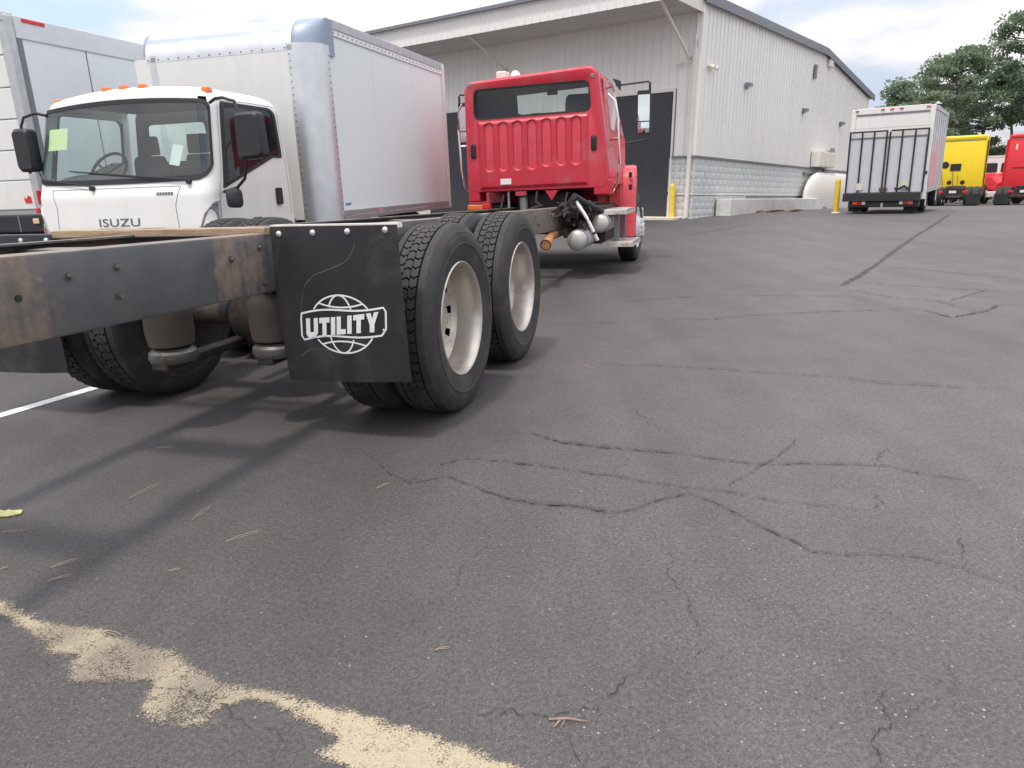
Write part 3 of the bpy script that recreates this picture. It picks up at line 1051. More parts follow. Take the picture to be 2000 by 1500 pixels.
def frame_material():
    m = mat('frame_paint', lin(88, 89, 90), 0.42, metal=0.1, var=0.16, vscale=5, bump=0.12, bscale=35)
    t = m.node_tree
    b = t.nodes['Principled BSDF']
    last = b.inputs['Base Color'].links[0].from_socket
    co = N(t, 'ShaderNodeTexCoord')
    sep = N(t, 'ShaderNodeSeparateXYZ')
    t.links.new(co.outputs['Object'], sep.inputs[0])
    n = N(t, 'ShaderNodeTexNoise', ins={'Scale': 9.0, 'Detail': 8.0, 'Roughness': 0.7})
    t.links.new(co.outputs['Object'], n.inputs['Vector'])
    # vertical streaks of rust running down the web
    mp = N(t, 'ShaderNodeMapping', ins={'Scale': (22, 3, 1.6)})
    t.links.new(co.outputs['Object'], mp.inputs[0])
    st = N(t, 'ShaderNodeTexNoise', ins={'Scale': 1.0, 'Detail': 5.0, 'Roughness': 0.6})
    t.links.new(mp.outputs[0], st.inputs['Vector'])
    ramp = N(t, 'ShaderNodeValToRGB')
    rp = ramp.color_ramp
    while len(rp.elements) > 1:
        rp.elements.remove(rp.elements[-1])
    mr = N(t, 'ShaderNodeMapRange', ins={'From Min': -3.0, 'From Max': 9.0})
    t.links.new(sep.outputs['X'], mr.inputs['Value'])
    P = lambda a: (a + 3.0) / 12.0
    rp.elements[0].position = 0.0
    rp.elements[0].color = (.55, .55, .55, 1)
    for a, v in ((-2.02, .58), (-1.93, .34), (-1.84, .10), (-1.70, .10), (-1.66, .26), (-1.62, .10), (-1.12, .10), (-1.10, .52), (-.78, .56), (-.70, .2), (.2, .2), (2.6, .38), (5.0, .5), (8.8, .5)):
        e = rp.elements.new(P(a))
        e.color = (v, v, v, 1)
    t.links.new(mr.outputs[0], ramp.inputs[0])
    ad = N(t, 'ShaderNodeMath', operation='MULTIPLY_ADD', ins={1: 1.1, 2: -0.58})
    t.links.new(n.outputs[0], ad.inputs[0])
    ad3 = N(t, 'ShaderNodeMath', operation='MULTIPLY_ADD', ins={1: 0.75})
    t.links.new(st.outputs[0], ad3.inputs[0])
    t.links.new(ad.outputs[0], ad3.inputs[2])
    ad2 = N(t, 'ShaderNodeMath', operation='ADD')
    t.links.new(ramp.outputs[0], ad2.inputs[0])
    t.links.new(ad3.outputs[0], ad2.inputs[1])
    k = N(t, 'ShaderNodeMapRange', interpolation_type='SMOOTHSTEP', ins={'From Min': 0.62, 'From Max': 0.98})
    t.links.new(ad2.outputs[0], k.inputs['Value'])
    rc = N(t, 'ShaderNodeValToRGB')
    rc.color_ramp.elements[0].position = .33
    rc.color_ramp.elements[0].color = (0.14, 0.115, 0.10, 1)
    rc.color_ramp.elements[1].position = .68
    rc.color_ramp.elements[1].color = (0.27, 0.195, 0.15, 1)
    n2 = N(t, 'ShaderNodeTexNoise', ins={'Scale': 16.0, 'Detail': 6.0, 'Roughness': 0.7})
    t.links.new(co.outputs['Object'], n2.inputs['Vector'])
    t.links.new(n2.outputs[0], rc.inputs[0])
    mm = N(t, 'ShaderNodeMix', data_type='RGBA')
    t.links.new(k.outputs[0], mm.inputs[0])
    t.links.new(last, mm.inputs[6])
    t.links.new(rc.outputs[0], mm.inputs[7])
    # tan road dust on upward faces, also painting in the top edge highlight
    gn = N(t, 'ShaderNodeNewGeometry')
    sn = N(t, 'ShaderNodeSeparateXYZ')
    t.links.new(gn.outputs['Normal'], sn.inputs[0])
    du = N(t, 'ShaderNodeMapRange', ins={'From Min': 0.25, 'From Max': 0.9, 'To Max': 0.8})
    t.links.new(sn.outputs['Z'], du.inputs['Value'])
    dm = N(t, 'ShaderNodeMath', operation='MULTIPLY', use_clamp=True)
    t.links.new(du.outputs[0], dm.inputs[0])
    d2 = N(t, 'ShaderNodeMapRange', ins={'From Min': 0.3, 'From Max': 0.65, 'To Min': 0.2, 'To Max': 1.0})
    t.links.new(n.outputs[0], d2.inputs['Value'])
    t.links.new(d2.outputs[0], dm.inputs[1])
    mt = N(t, 'ShaderNodeMix', data_type='RGBA', ins={7: (0.32, 0.245, 0.195, 1)})
    t.links.new(dm.outputs[0], mt.inputs[0])
    t.links.new(mm.outputs[2], mt.inputs[6])
    t.links.new(mt.outputs[2], b.inputs['Base Color'])
    rr = N(t, 'ShaderNodeMapRange', ins={'To Min': 0.45, 'To Max': 0.85})
    t.links.new(k.outputs[0], rr.inputs['Value'])
    t.links.new(rr.outputs[0], b.inputs['Roughness'])
    return m


frame_mat = frame_material()
bolt_steel = mat('bolt_steel', (0.12, 0.12, 0.12, 1), 0.45, metal=0.4, var=.3, vscale=30, dirt=(.2, .14, .1, 1), dirt_amt=.3, dirt_scale=20)
# a C channel: outer web, flanges turned inward, rounded outer corners
for (bo, sgn) in ((0.80, 1), (1.70, -1)):
    prof = [(.085, 0), (.012, 0), (.004, -.004), (0, -.014), (0, -.286), (.004, -.296), (.012, -.30), (.085, -.30), (.085, -.290), (.013, -.290), (.010, -.286), (.010, -.014), (.013, -.010), (.085, -.010)]
    rings = []
    for a in [-2.75 + 11.75 * i / 24 for i in range(25)]:
        rings.append([(a, bo + sgn * x, ztop(a) + z) for x, z in prof])
    rl = MB().loft(rings, True, True, True).build('frame_rail', frame_mat, TR, smooth=True)
    if sgn == 1:
        bolts = [(-1.864, 1.036), (-1.646, 1.043), (-1.661, .933), (-.757, 1.036), (-.753, .857), (-.98, 1.0), (3.2, .93), (3.35, .85), (4.6, .9), (4.7, .8), (5.4, .88), (5.4, .75)]
        bm_ = MB().cyl((0, 0, 0), (0, -.004, 0), .016, .016, 12).cyl((0, -.004, 0), (0, -.019, 0), .011, .010, 6)
        bme = bm_.build('bolt', bolt_steel, mesh_only=True)
        for (a, z) in bolts:
            inst('bolt', bme, rl, loc=(a, bo, z))
        MB().cyl((-2.071, bo - .001, .99), (-2.071, bo - .004, .99), .012, .012, 14).build('bolt_hole', black_rubber, rl)
for a in (-2.3, -1.28, 0.63, 2.4, 4.2, 5.6):
    z = ztop(a)
    MB().prism([(a - .06, z - .03), (a + .06, z - .03), (a + .06, z - .045), (a + .012, z - .05), (a + .012, z - .25), (a + .06, z - .255), (a + .06, z - .27), (a - .06, z - .27)], .815, 1.685, 'y').build('crossmember', frame_mat, TR)
# wooden bar across the frame carrying the flaps
MB().box(-.70, -.62, .795, 2.20, 1.088, 1.130).build('flap_crossbar', timber, TR, bevel=.006)
MB().box(-.56, -.49, .86, 1.95, 1.088, 1.112).build('loose_batten', timber, TR, bevel=.005)


# tyres -------------------------------------------------------------------
RT_ = 0.55


def tyre_mesh(r, w, drive=True, name='tyre'):
    """axis along y, outer (open) face at y = 0, inner at y = w; centre at hub"""
    k = r / 0.55
    rb = 0.328 * k
    side = [(0.030, rb), (0.018, rb + .008), (0.012, rb + .02), (0.010, rb + .032), (0.002, rb + .06), (-.004, rb + .085), (-.006, rb + .10), (-.009, rb + .103), (-.009, rb + .109), (-.006, rb + .112), (-.004, rb + .14), (0.002, rb + .163), (0.004, rb + .166), (0.004, rb + .172), (0.008, rb + .176), (0.016, r - .022), (0.026, r - .010)]
    side = [(y, min(rr, r - .008)) for y, rr in side]
    lug = 0.017 * k
    base = r - lug
    rows = [(0.030, .070), (.078, .118), (.122, .162), (.166, .206), (.214, .254)] if drive else [(.03, .075), (.085, .12), (.13, .165), (.175, .21), (.22, .262)]
    sc = w / 0.285
    prof = side + [(0.031 * sc, r - .003)]
    prof += [(rows[0][1] * sc - .003, r), (rows[0][1] * sc, base)] if True else []
    prof += [(rows[-1][0] * sc, base), (rows[-1][0] * sc + .003, r), ((w - .031 * sc), r - .003)]
    prof += [(w - y, rr) for y, rr in reversed(side)]
    mb = MB().lathe(prof, n=120)
    # fine sipes along the shoulder edge
    for k, (y, rr) in enumerate(prof):
        if 0.02 * sc < y < 0.0335 * sc or w - 0.0335 * sc < y < w - 0.02 * sc:
            if rr > r - .025:
                for i in range(120):
                    if i % 2:
                        x_, y_, z_ = mb.v[k * 120 + i]
                        f_ = (rr - .009) / rr
                        mb.v[k * 120 + i] = (x_ * f_, y_, z_ * f_)
    n = 60
    for ri, (y0, y1) in enumerate(rows[1:-1]):
        y0 *= sc; y1 *= sc
        ym = (y0 + y1) / 2
        for i in range(n):
            a0 = 2 * math.pi * (i + 0.33 * ri) / n
            da = 2 * math.pi / n * (0.80 if drive else 0.93)
            sk = 2 * math.pi / n * (0.42 if ri % 2 == 0 else -0.42)
            if not drive: sk *= .2
            outl = [(y0, 0), (ym, sk * .5), (y1, 0), (y1, da), (ym, da + sk * .5), (y0, da)]
            lo = [((base - .002) * math.cos(a0 + a), y, (base - .002) * math.sin(a0 + a)) for y, a in outl]
            hi = [((r + .002) * math.cos(a0 + a), y, (r + .002) * math.sin(a0 + a)) for y, a in outl]
            mb.loft([lo, hi], True, False, True)
    # shoulder notches
    for i in range(n * 2):
        a = math.pi * i / n
        for y0, y1 in ((.020, .028), (w - .028, w - .020)):
            pass
    m = tyre_rubber
    return mb.build(name, m, smooth=True, mesh_only=True)


def tyre_material():
    m = mat('tyre_rubber', (0.032, 0.031, 0.031, 1), 0.72, var=0.22, vscale=7, bump=0.1, bscale=120, spec=0.45, dirt=(0.075, 0.066, 0.060, 1), dirt_amt=0.36, dirt_scale=5)
    return m


tyre_rubber = tyre_material()
tm_drive = tyre_mesh(0.55, 0.285)
tm_steer = tyre_mesh(0.53, 0.285, False)


def rim_mesh(k=1.0):
    p = [(.030, .331), (.016, .336), (.010, .330), (.014, .322), (.030, .314), (.06, .302), (.13, .296), (.165, .290), (.178, .270)]
    p = [(y, r * k) for y, r in p]
    return MB().lathe(p, n=64).build('rim', rim_paint, smooth=True, mesh_only=True)


rim_me = rim_mesh()


def disc_mesh():
    """dished disc set deep in the rim with hand holes, hub and nuts"""
    mb = MB()
    n = 60
    # disc as ring with 10 hand holes: annuli with gaps
    def ann(r0, y0, r1, y1, skip=None):
        for i in range(n):
            if skip and (i % 6) in skip:
                continue
            a, b = 2 * math.pi * i / n, 2 * math.pi * (i + 1) / n
            mb.add([(r0 * math.cos(a), y0, r0 * math.sin(a)), (r0 * math.cos(b), y0, r0 * math.sin(b)), (r1 * math.cos(b), y1, r1 * math.sin(b)), (r1 * math.cos(a), y1, r1 * math.sin(a))], [(0, 1, 2, 3)])
    ann(.272, .170, .245, .188)
    ann(.245, .188, .205, .205, (0, 1))
    ann(.205, .205, .185, .214)
    ann(.185, .214, .105, .216)
    mb.lathe([(.23, .105), (.17, .105), (.155, .098), (.145, .085), (.14, .06), (.138, .001)], n=28)
    for i in range(10):
        a = 2 * math.pi * i / 10
        c = (.145 * math.cos(a), .215, .145 * math.sin(a))
        mb.cyl(c, (c[0], .185, c[2]), .021, .018, 6)
    return mb


disc_me = disc_mesh().build('wheel', rim_paint, smooth=True, mesh_only=True)


disc_shaded = disc_me.copy()  # inner duals take a dark metal to paint in the shade beneath the truck
disc_shaded.materials.clear(); disc_shaded.materials.append(dark_steel)
rim_shaded = rim_me.copy()
rim_shaded.materials.clear(); rim_shaded.materials.append(dark_steel)


def wheel(parent, a, b, z, flip, tm, dm, rm, inner=False):
    o = bpy.data.objects.new('wheel', dm)
    COL.objects.link(o)
    o.parent = parent
    o.matrix_local = Matrix.Translation((a, b, z)) @ Matrix.Rotation(math.pi if flip else 0, 4, 'Z') @ Matrix.Rotation(random.random() * 6, 4, 'Y')
    inst('tyre', tm, o)
    inst('rim', rm, o)
    return o


for a in (0.0, 1.26):
    for (b, fl_) in ((0.0, False), (0.62, True), (2.04, False), (2.66, True)):
        # an inner dual is turned the other way round
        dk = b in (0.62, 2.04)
        w_ = wheel(TR, a, b, RT_ - 0.004, fl_, tm_drive, disc_shaded if dk else disc_me, rim_shaded if dk else rim_me)
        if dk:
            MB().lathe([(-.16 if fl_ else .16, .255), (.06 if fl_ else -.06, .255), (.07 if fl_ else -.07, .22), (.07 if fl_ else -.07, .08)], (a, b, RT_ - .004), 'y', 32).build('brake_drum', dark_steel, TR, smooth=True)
    ax = MB().cyl((a, .25, .55), (a, 2.4, .55), .075, .075, 16)
    ax.lathe([(-.25, .02), (-.2, .14), (-.05, .215), (.1, .2), (.24, .10), (.3, .05)], (a, 1.35, .55), 'y', 20, True, True)
    ax.cyl((a + .1, 1.3, .56), (a + .42, 1.3, .6), .12, .07, 14)
    ax.build('drive_axle', dark_steel, TR, smooth=True)
    # air springs hung behind each axle
    for b, da in ((.98, .05), (1.50, -.17)):
        sp_ = MB().lathe([(-.14, .085), (-.13, .12), (-.05, .130), (.03, .128), (.09, .135), (.14, .11), (.16, .09)], (a - .52 + da, b, .63), 'z', 20, True, True)
        spo = sp_.build('air_spring', bracket_tan, TR, smooth=True)
        MB().lathe([(-.23, .06), (-.225, .12), (-.20, .132), (-.17, .128), (-.145, .10)], (a - .52 + da, b, .63), 'z', 20, True, True).build('spring_piston', piston_grey, spo, smooth=True)
        MB().box(a - .64 + da, a + .05, b - .05, b + .05, .37, .42).build('trailing_beam', dark_steel, spo, bevel=.01)
        MB().box(a - .63 + da, a - .40 + da, b - .10, b + .10, .775, .80).build('spring_bracket', bracket_tan, spo, bevel=.005)
MB().box(.1, 1.16, .68, .76, .62, .72).box(.1, 1.16, 1.74, 1.82, .62, .72).build('walking_beam', dark_steel, TR, bevel=.02)
MB().cyl((.55, 1.3, .60), (4.6, 1.3, .72), .055, .055, 14).cyl((4.4, 1.3, .72), (4.8, 1.3, .72), .09, .09, 14).build('drive_shaft', dark_steel, TR, smooth=True)

# steer axle
def steer_disc():
    mb = MB().lathe([(.05, .275), (.06, .25), (.03, .20), (.0, .165), (-.035, .15), (-.04, .10), (-.06, .085), (-.085, .07), (-.09, .002)], n=40)
    for i in range(10):
        a = 2 * math.pi * i / 10
        c = (.125 * math.cos(a), -.037, .125 * math.sin(a))
        mb.cyl(c, (c[0], -.085, c[2]), .02, .017, 6)
    return mb.build('wheel', rim_white, smooth=True, mesh_only=True)


sdm = steer_disc()
rim_steer = MB().lathe([(.030, .320), (.016, .325), (.010, .318), (.014, .310), (.03, .300), (.05, .275), (.07, .25)], n=48).build('rim', rim_white, smooth=True, mesh_only=True)
for (b, fl_) in ((0.0, False), (2.62, True)):
    wheel(TR, 8.08, b, .525, fl_, tm_steer, sdm, rim_steer)
MB().cyl((8.08, .3, .5), (8.08, 2.3, .5), .07, .07, 12).box(7.4, 8.7, .78, .88, .55, .65).box(7.4, 8.7, 1.62, 1.72, .55, .65).build('front_axle', dark_steel, TR, bevel=.01)

# mud flaps ------------------------------------------------------------------
flap_mat = mat('flap_rubber', (0.022, 0.022, 0.024, 1), 0.5, var=0.25, vscale=3, bump=0.06, bscale=30, spec=0.4, dirt=(0.062, 0.058, 0.056, 1), dirt_amt=0.34, dirt_scale=2.2)
flap_a = lambda b, z, s=0: -.665 - 0.022 * math.sin((1.11 - z) * 3.4) * (0.4 + (b - s)) - 0.012 * math.sin((b - s) * 7)


def flap(b0, b1, z0, z1, lean):
    mb = MB()
    nx, nz = 16, 18
    front, back = [], []
    for j in range(nz + 1):
        v = j / nz
        row, rowb = [], []
        for i in range(nx + 1):
            u = i / nx
            z = z0 + (z1 - z0) * v - .028 * (u) * (1 - v)
            b = b0 + (b1 - b0) * u - lean * (1 - v)
            a = flap_a(b, z, b0)
            row.append((a - .004, b, z)); rowb.append((a + .004, b, z))
        front += row; back += rowb
    o = len(front)
    w = nx + 1
    f = []
    for j in range(nz):
        for i in range(nx):
            q = (j * w + i, j * w + i + 1, (j + 1) * w + i + 1, (j + 1) * w + i)
            f.append(q); f.append(tuple(o + k for k in q[::-1]))
    border = [i for i in range(w)] + [j * w + nx for j in range(1, nz + 1)] + [nz * w + i for i in range(nx - 1, -1, -1)] + [j * w for j in range(nz - 1, 0, -1)]
    for k in range(len(border)):
        p, q = border[k], border[(k + 1) % len(border)]
        f.append((p, q, o + q, o + p))
    return mb.add(front + back, f)


FL = flap(.073, .790, .345, 1.130, .018).build('mud_flap', flap_mat, TR, smooth=True)
FL['label'] = 'black mud flap with white globe emblem'
rivet = MB().lathe([(0, .016), (-.006, .015), (-.010, .009), (-.011, .001)], (0, 0, 0), 'x', 14).build('bolt', alu, smooth=True, mesh_only=True)
for b in (.131, .333, .535, .739):
    inst('bolt', rivet, FL, loc=(flap_a(b, 1.09, .073) - .0045, b, 1.107 - .022 * (b - .1)))
MB().box(-.655, -.61, .07, .79, 1.115, 1.137).build('flap_hanger', trim_cream, FL)
FL2 = flap(2.32, 3.02, .29, 1.07, .0).build('mud_flap', flap_mat, TR, smooth=True)
FL2['label'] = 'black left-hand mud flap cut off by the picture edge'
MB().box(-.70, -.64, 2.20, 3.02, 1.03, 1.112).build('flap_hanger', mat('hanger_paint', (0.03, 0.033, 0.038, 1), 0.5, var=.15), FL2, bevel=.006)
for b in (2.24, 2.43, 2.64, 2.85):
    inst('bolt', rivet, FL2, loc=(-.702, b, 1.078))

# emblem printed on the right flap: globe lines and a banner with lettering
EC = (0.408, 0.638)


def epnt(u, v, lift=0.0058):
    """u to the right as seen from behind, v up"""
    b, z = EC[0] - u, EC[1] + v
    return (flap_a(b, z, .073) - lift, b, z)


def stroke(pts, wd, mb, lift=0.0058):
    P = [Vector(p) for p in pts]
    L, Rr = [], []
    for i, p in enumerate(P):
        d = (P[min(i + 1, len(P) - 1)] - P[max(i - 1, 0)]).normalized()
        n_ = Vector((-d.y, d.x)) * wd / 2
        L.append(epnt(*(p + n_), lift)); Rr.append(epnt(*(p - n_), lift))
    n_ = len(P)
    mb.add(L + Rr, [(i, i + 1, n_ + i + 1, n_ + i) for i in range(n_ - 1)])


GW, GH = .185, .150
TILT = math.tan(R(8.0))
gl = MB()
W_ = .0085


def banner_v(u, top):
    s = 1 if top else -1
    x = u / .255
    return TILT * u * .6 - .009 * math.sin(math.pi * u / .24) + s * (.070 + (.020 if top else .012) * (1 - x * x) * (-0.6 if not top else 0.2)) + .0


def clip_draw(fn, t0, t1, n=40):
    seg = []
    for i in range(n + 1):
        u, v = fn(t0 + (t1 - t0) * i / n)
        if banner_v(u, False) - .004 < v < banner_v(u, True) + .004:
            if len(seg) > 1: stroke(seg, W_, gl)
            seg = []
        else:
            seg.append((u, v))
    if len(seg) > 1: stroke(seg, W_, gl)


clip_draw(lambda t: (GW * math.cos(t), GH * math.sin(t)), 0, 2 * math.pi, 96)
for kx in (.42,):
    clip_draw(lambda t: (GW * kx * math.cos(t) - .006, GH * math.sin(t)), 0, 2 * math.pi, 80)
for vv, sag in ((.108, -.020), (-.108, .020), (.085, -.0)):
    if sag == 0: continue
    hw = GW * math.sqrt(max(0, 1 - (vv / GH) ** 2))
    clip_draw(lambda t: (hw * t, vv + sag * (1 - t * t)), -1, 1, 30)
for vv, sag in ((.075, .0), (-.075, .0)):
    pass
# banner outline
bw = .238
outl = [(bw * (2 * i / 24 - 1), banner_v(bw * (2 * i / 24 - 1), True)) for i in range(25)]
outl += [(bw + .012, outl[-1][1] - .02), (bw + .006, banner_v(bw, False) + .03), (bw - .02, banner_v(bw - .02, False))]
outl += [(bw * (1 - 2 * i / 24) - .0, banner_v(bw * (1 - 2 * i / 24), False)) for i in range(2, 25)]
outl += [(-bw - .012, banner_v(-bw, False) + .02), (-bw - .006, outl[0][1] - .03), outl[0], outl[1]]
stroke(outl, W_ * 1.15, gl)
gl.build('globe_emblem', white_print, FL)
# lettering: bold block capitals, each letter a mesh of its own, on the sloping banner
UNIT = {'U': (1.0, [[(0, 0.2), (.2, 0), (.8, 0), (1, .2), (1, 1), (.66, 1), (.66, .27), (.34, .27), (.34, 1), (0, 1)]]),
        'T': (.86, [[(.26, 0), (.60, 0), (.60, .72), (.86, .72), (.86, 1), (0, 1), (0, .72), (.26, .72)]]),
        'I': (.35, [[(0, 0), (.35, 0), (.35, 1), (0, 1)]]),
        'L': (.74, [[(0, 0), (.74, 0), (.74, .28), (.34, .28), (.34, 1), (0, 1)]]),
        'Y': (.95, [[(.30, 0), (.65, 0), (.65, .40), (.95, 1), (.60, 1), (.475, .66), (.35, 1), (0, 1), (.30, .40)]])}
gap = .13
word = 'UTILITY'
tot = sum(UNIT[c][0] for c in word) + gap * (len(word) - 1)
kx, hh = .425 / tot, .092
u = -.218
for c in word:
    wd_, polys_ = UNIT[c]
    lmb = MB()
    for poly in polys_:
        fr_, bk_ = [], []
        for x, y in poly:
            uu = u + x * kx + (y - .5) * .010
            vv = (y - .5) * hh * (1.0 + .10 * (uu / .2) ** 2) + TILT * uu * .75 - .004
            fr_.append(epnt(uu, vv, .0080)); bk_.append(epnt(uu, vv, .0052))
        lmb.loft([bk_, fr_], True, False, True)
    lmb.build('letter', white_print, FL)
    u += (wd_ + gap) * kx
dot = MB().lathe([(0, .006), (-.0005, .0001)], epnt(.232, -.022, .0072), 'x', 12)
dot.build('registered_mark', white_print, FL)
sc_ = MB()
for pts in ([(.17 - .06, .40), (.09, .36), (.05, .315), (-.03, .285), (-.14, .25), (-.2, .2), (-.235, .10), (-.235, .0)], [(-.27, -.18), (-.22, -.145), (-.15, -.135), (-.06, -.14)]):
    W2 = .007
    stroke(pts, W2, sc_, .0052)
sc_.build('scuff', mat('flap_scuff', (0.062, 0.060, 0.060, 1), 0.8, var=.4, vscale=12), FL)

# cab ------------------------------------------------------------------
NCOR = 10


def ring_at(a, corners, rad):
    return [(a, b, z) for b, z in rpoly(corners, rad, NCOR)]


def roll(c):
    return c


outer = [(.185, 1.185), (2.315, 1.165), (2.305, 2.69), (.385, 2.79)]
mid_in = [(.215, 1.20), (2.285, 1.18), (2.275, 2.655), (.415, 2.755)]
win_o = [(.455, 2.205), (2.175, 2.172), (2.168, 2.592), (.485, 2.612)]
win_i = [(.480, 2.228), (2.150, 2.198), (2.145, 2.566), (.508, 2.588)]
fr = [(.15, 1.18), (2.345, 1.165), (2.28, 2.72), (.40, 2.80)]
rear_a = 6.4
cabm = MB()
shell = [ring_at(rear_a + .035, win_i, .075), ring_at(rear_a + .012, win_i, .085), ring_at(rear_a, win_o, .10), ring_at(rear_a - .004, mid_in, .13),
         ring_at(rear_a + .03, outer, .16), ring_at(rear_a + .12, outer, .17), ring_at(7.3, fr, .2),
         ring_at(8.0, [(.20, 1.18), (2.30, 1.165), (2.16, 2.70), (.52, 2.76)], .22)]
CAB = cabm.loft(shell, True).build('cab', red_paint, TR, smooth=True)
# roof crown, lower corner skirts
MB().loft([[(a, b, 2.79 - .052 * (b - .385) - .012 + cr * math.sin(math.pi * (b - .47) / 1.74)) for b in [.47 + 1.74 * i / 14 for i in range(15)]] for a, cr in ((6.46, -.02), (6.52, .02), (6.9, .045), (7.4, .045), (7.9, -.03))], False).build('roof_crown', red_paint, CAB, smooth='all')
for b0, b1, z0 in ((.19, .43, 1.09), (2.13, 2.305, 1.035)):
    MB().box(6.40, 6.72, b0, b1, z0, 1.30).build('cab_corner', red_paint, CAB, bevel=.02, seg=3)
# inner lining and floor so that the cab is not hollow to the ground
MB().loft([[(a, b, z) for b, z in rpoly([(.27, 1.25), (2.22, 1.23), (2.2, 2.62), (.50, 2.70)], .12, 6)] for a in (6.45, 7.9)], True).build('cab_lining', interior, CAB)
MB().box(6.42, 7.95, .26, 2.25, 1.19, 1.23).build('floor_pan', interior, CAB)
MB().loft([ring_at(rear_a + .022, win_i, .08)], True, True, False).build('rear_window', glass_dark, CAB)
ws_ring = [(.42, 1.95), (2.2, 1.93), (2.08, 2.67), (.56, 2.70)]
MB().loft([ring_at(7.93, ws_ring, .1)], True, True, False).build('windshield', glass_dark, CAB)
MB().loft([ring_at(7.99, [(.21, 1.19), (2.29, 1.18), (2.28, 1.93), (.34, 1.95)], .03)], True, True, False).build('firewall', interior, CAB)
# seal round the rear window
MB().loft([ring_at(rear_a + .010, [(b, z) for b, z in win_o], .098), ring_at(rear_a - .008, [(.462, 2.211), (2.168, 2.179), (2.161, 2.585), (.491, 2.605)], .098), ring_at(rear_a - .006, win_i, .085), ring_at(rear_a + .03, win_i, .08)], True).build('window_seal', black_rubber, CAB, smooth=True)
# ribbed rear panel: sunken flutes
b0p, b1p = .50, 2.12
NX, NZ = 220, 110
z0p, z1p = 1.215, 2.165
flutes = [1.945 - 1.275 * i / 6 for i in range(7)]


def smooth01(x):
    x = max(0., min(1., x))
    return x * x * (3 - 2 * x)


vs, fs = [], []
for j in range(NZ + 1):
    z = z0p + (z1p - z0p) * j / NZ
    for i in range(NX + 1):
        b = b0p + (b1p - b0p) * i / NX
        e = min(b - b0p, b1p - b, z - z0p, z1p - z)
        a = 6.396 - .024 * smooth01(e / .045) 
        for fb in flutes:
            dx = abs(b - fb)
            if dx < .1:
                top, botz = 2.135 - .0, 1.475 + (.03 * (fb < 1.3))
                dz = max(botz + .055 - z, z - (top - .055), 0)
                d = max(dx, 0) if dz == 0 else math.hypot(dx, dz * 1.25)
                a += .030 * smooth01((.080 - d) / .030)
        vs.append((a, b, z + .018 * (1.3 - b)))
for j in range(NZ):
    for i in range(NX):
        k = j * (NX + 1) + i
        fs.append((k, k + 1, k + NX + 2, k + NX + 1))
MB().add(vs, fs).build('ribbed_panel', red_paint, CAB, smooth='all')
for b, z in ((2.195, 1.75), (.424, 1.788)):
    vp = MB().loft([ring_at(a, [(b - .04 * k, z - .10 * k), (b + .04 * k, z - .10 * k), (b + .04 * k, z + .10 * k), (b - .04 * k, z + .10 * k)], .03) for a, k in ((6.40, 1), (6.385, 1), (6.38, .85))], True, False, True).build('cab_vent', black_plastic, CAB, smooth=True)
    for q in range(4):
        MB().box(6.374, 6.384, b - .028, b + .028, z - .065 + q * .037, z - .048 + q * .037).build('louvre', black_plastic, vp)
MB().box(6.364, 6.371, 1.626, 1.789, 1.272, 1.352).build('white_plate', paper_white, CAB, bevel=.002)
for b, z in ((2.225, 2.645), (.440, 2.650)):
    MB().box(6.39, 6.44, b - .028, b + .028, z - .03, z + .03, None).build('roof_clip', trim_grey, CAB, bevel=.01)
rb = MB().box(7.08, 7.28, 1.87, 2.03, 2.76, 2.90).build('roof_box', trim_cream, CAB, bevel=.02)
MB().lathe([(0, .08), (.05, .07), (.09, .04), (.1, .002)], (7.2, 1.76, 2.81), 'z', 16).build('roof_beacon', white_lens, CAB, smooth=True)
# seats
for b, w, zt in ((.70, .46, 2.50), (1.93, .62, 2.62)):
    st = MB()
    st.loft([[(a, b + (y - .5) * w * kk, z) for y, z in rpoly([(0, 1.3), (1, 1.3), (.93, zt - .03), (.07, zt - .03)], [.02, .02, .13, .13], 6)] for a, kk in ((6.72, .9), (6.76, 1.0), (6.92, 1.0), (6.97, .92))], True, True, True)
    st.box(6.9, 7.5, b - w / 2, b + w / 2, 1.3, 1.68)
    st.build('seat', seat_cloth, CAB, smooth=True, bevel=.02)
MB().lathe([(-.015, .21), (0, .225), (.015, .21), (0, .195), (-.015, .21)], (7.62, 1.9, 2.12), 'x', 24).box(7.6, 7.9, 1.85, 1.95, 1.9, 2.1).build('steering_wheel', interior, CAB, smooth=True)
MB().box(7.6, 7.66, 1.22, 1.38, 2.58, 2.66).box(7.5, 7.56, 1.45, 1.62, 2.25, 2.32).build('dash_monitor', interior, CAB, bevel=.01)
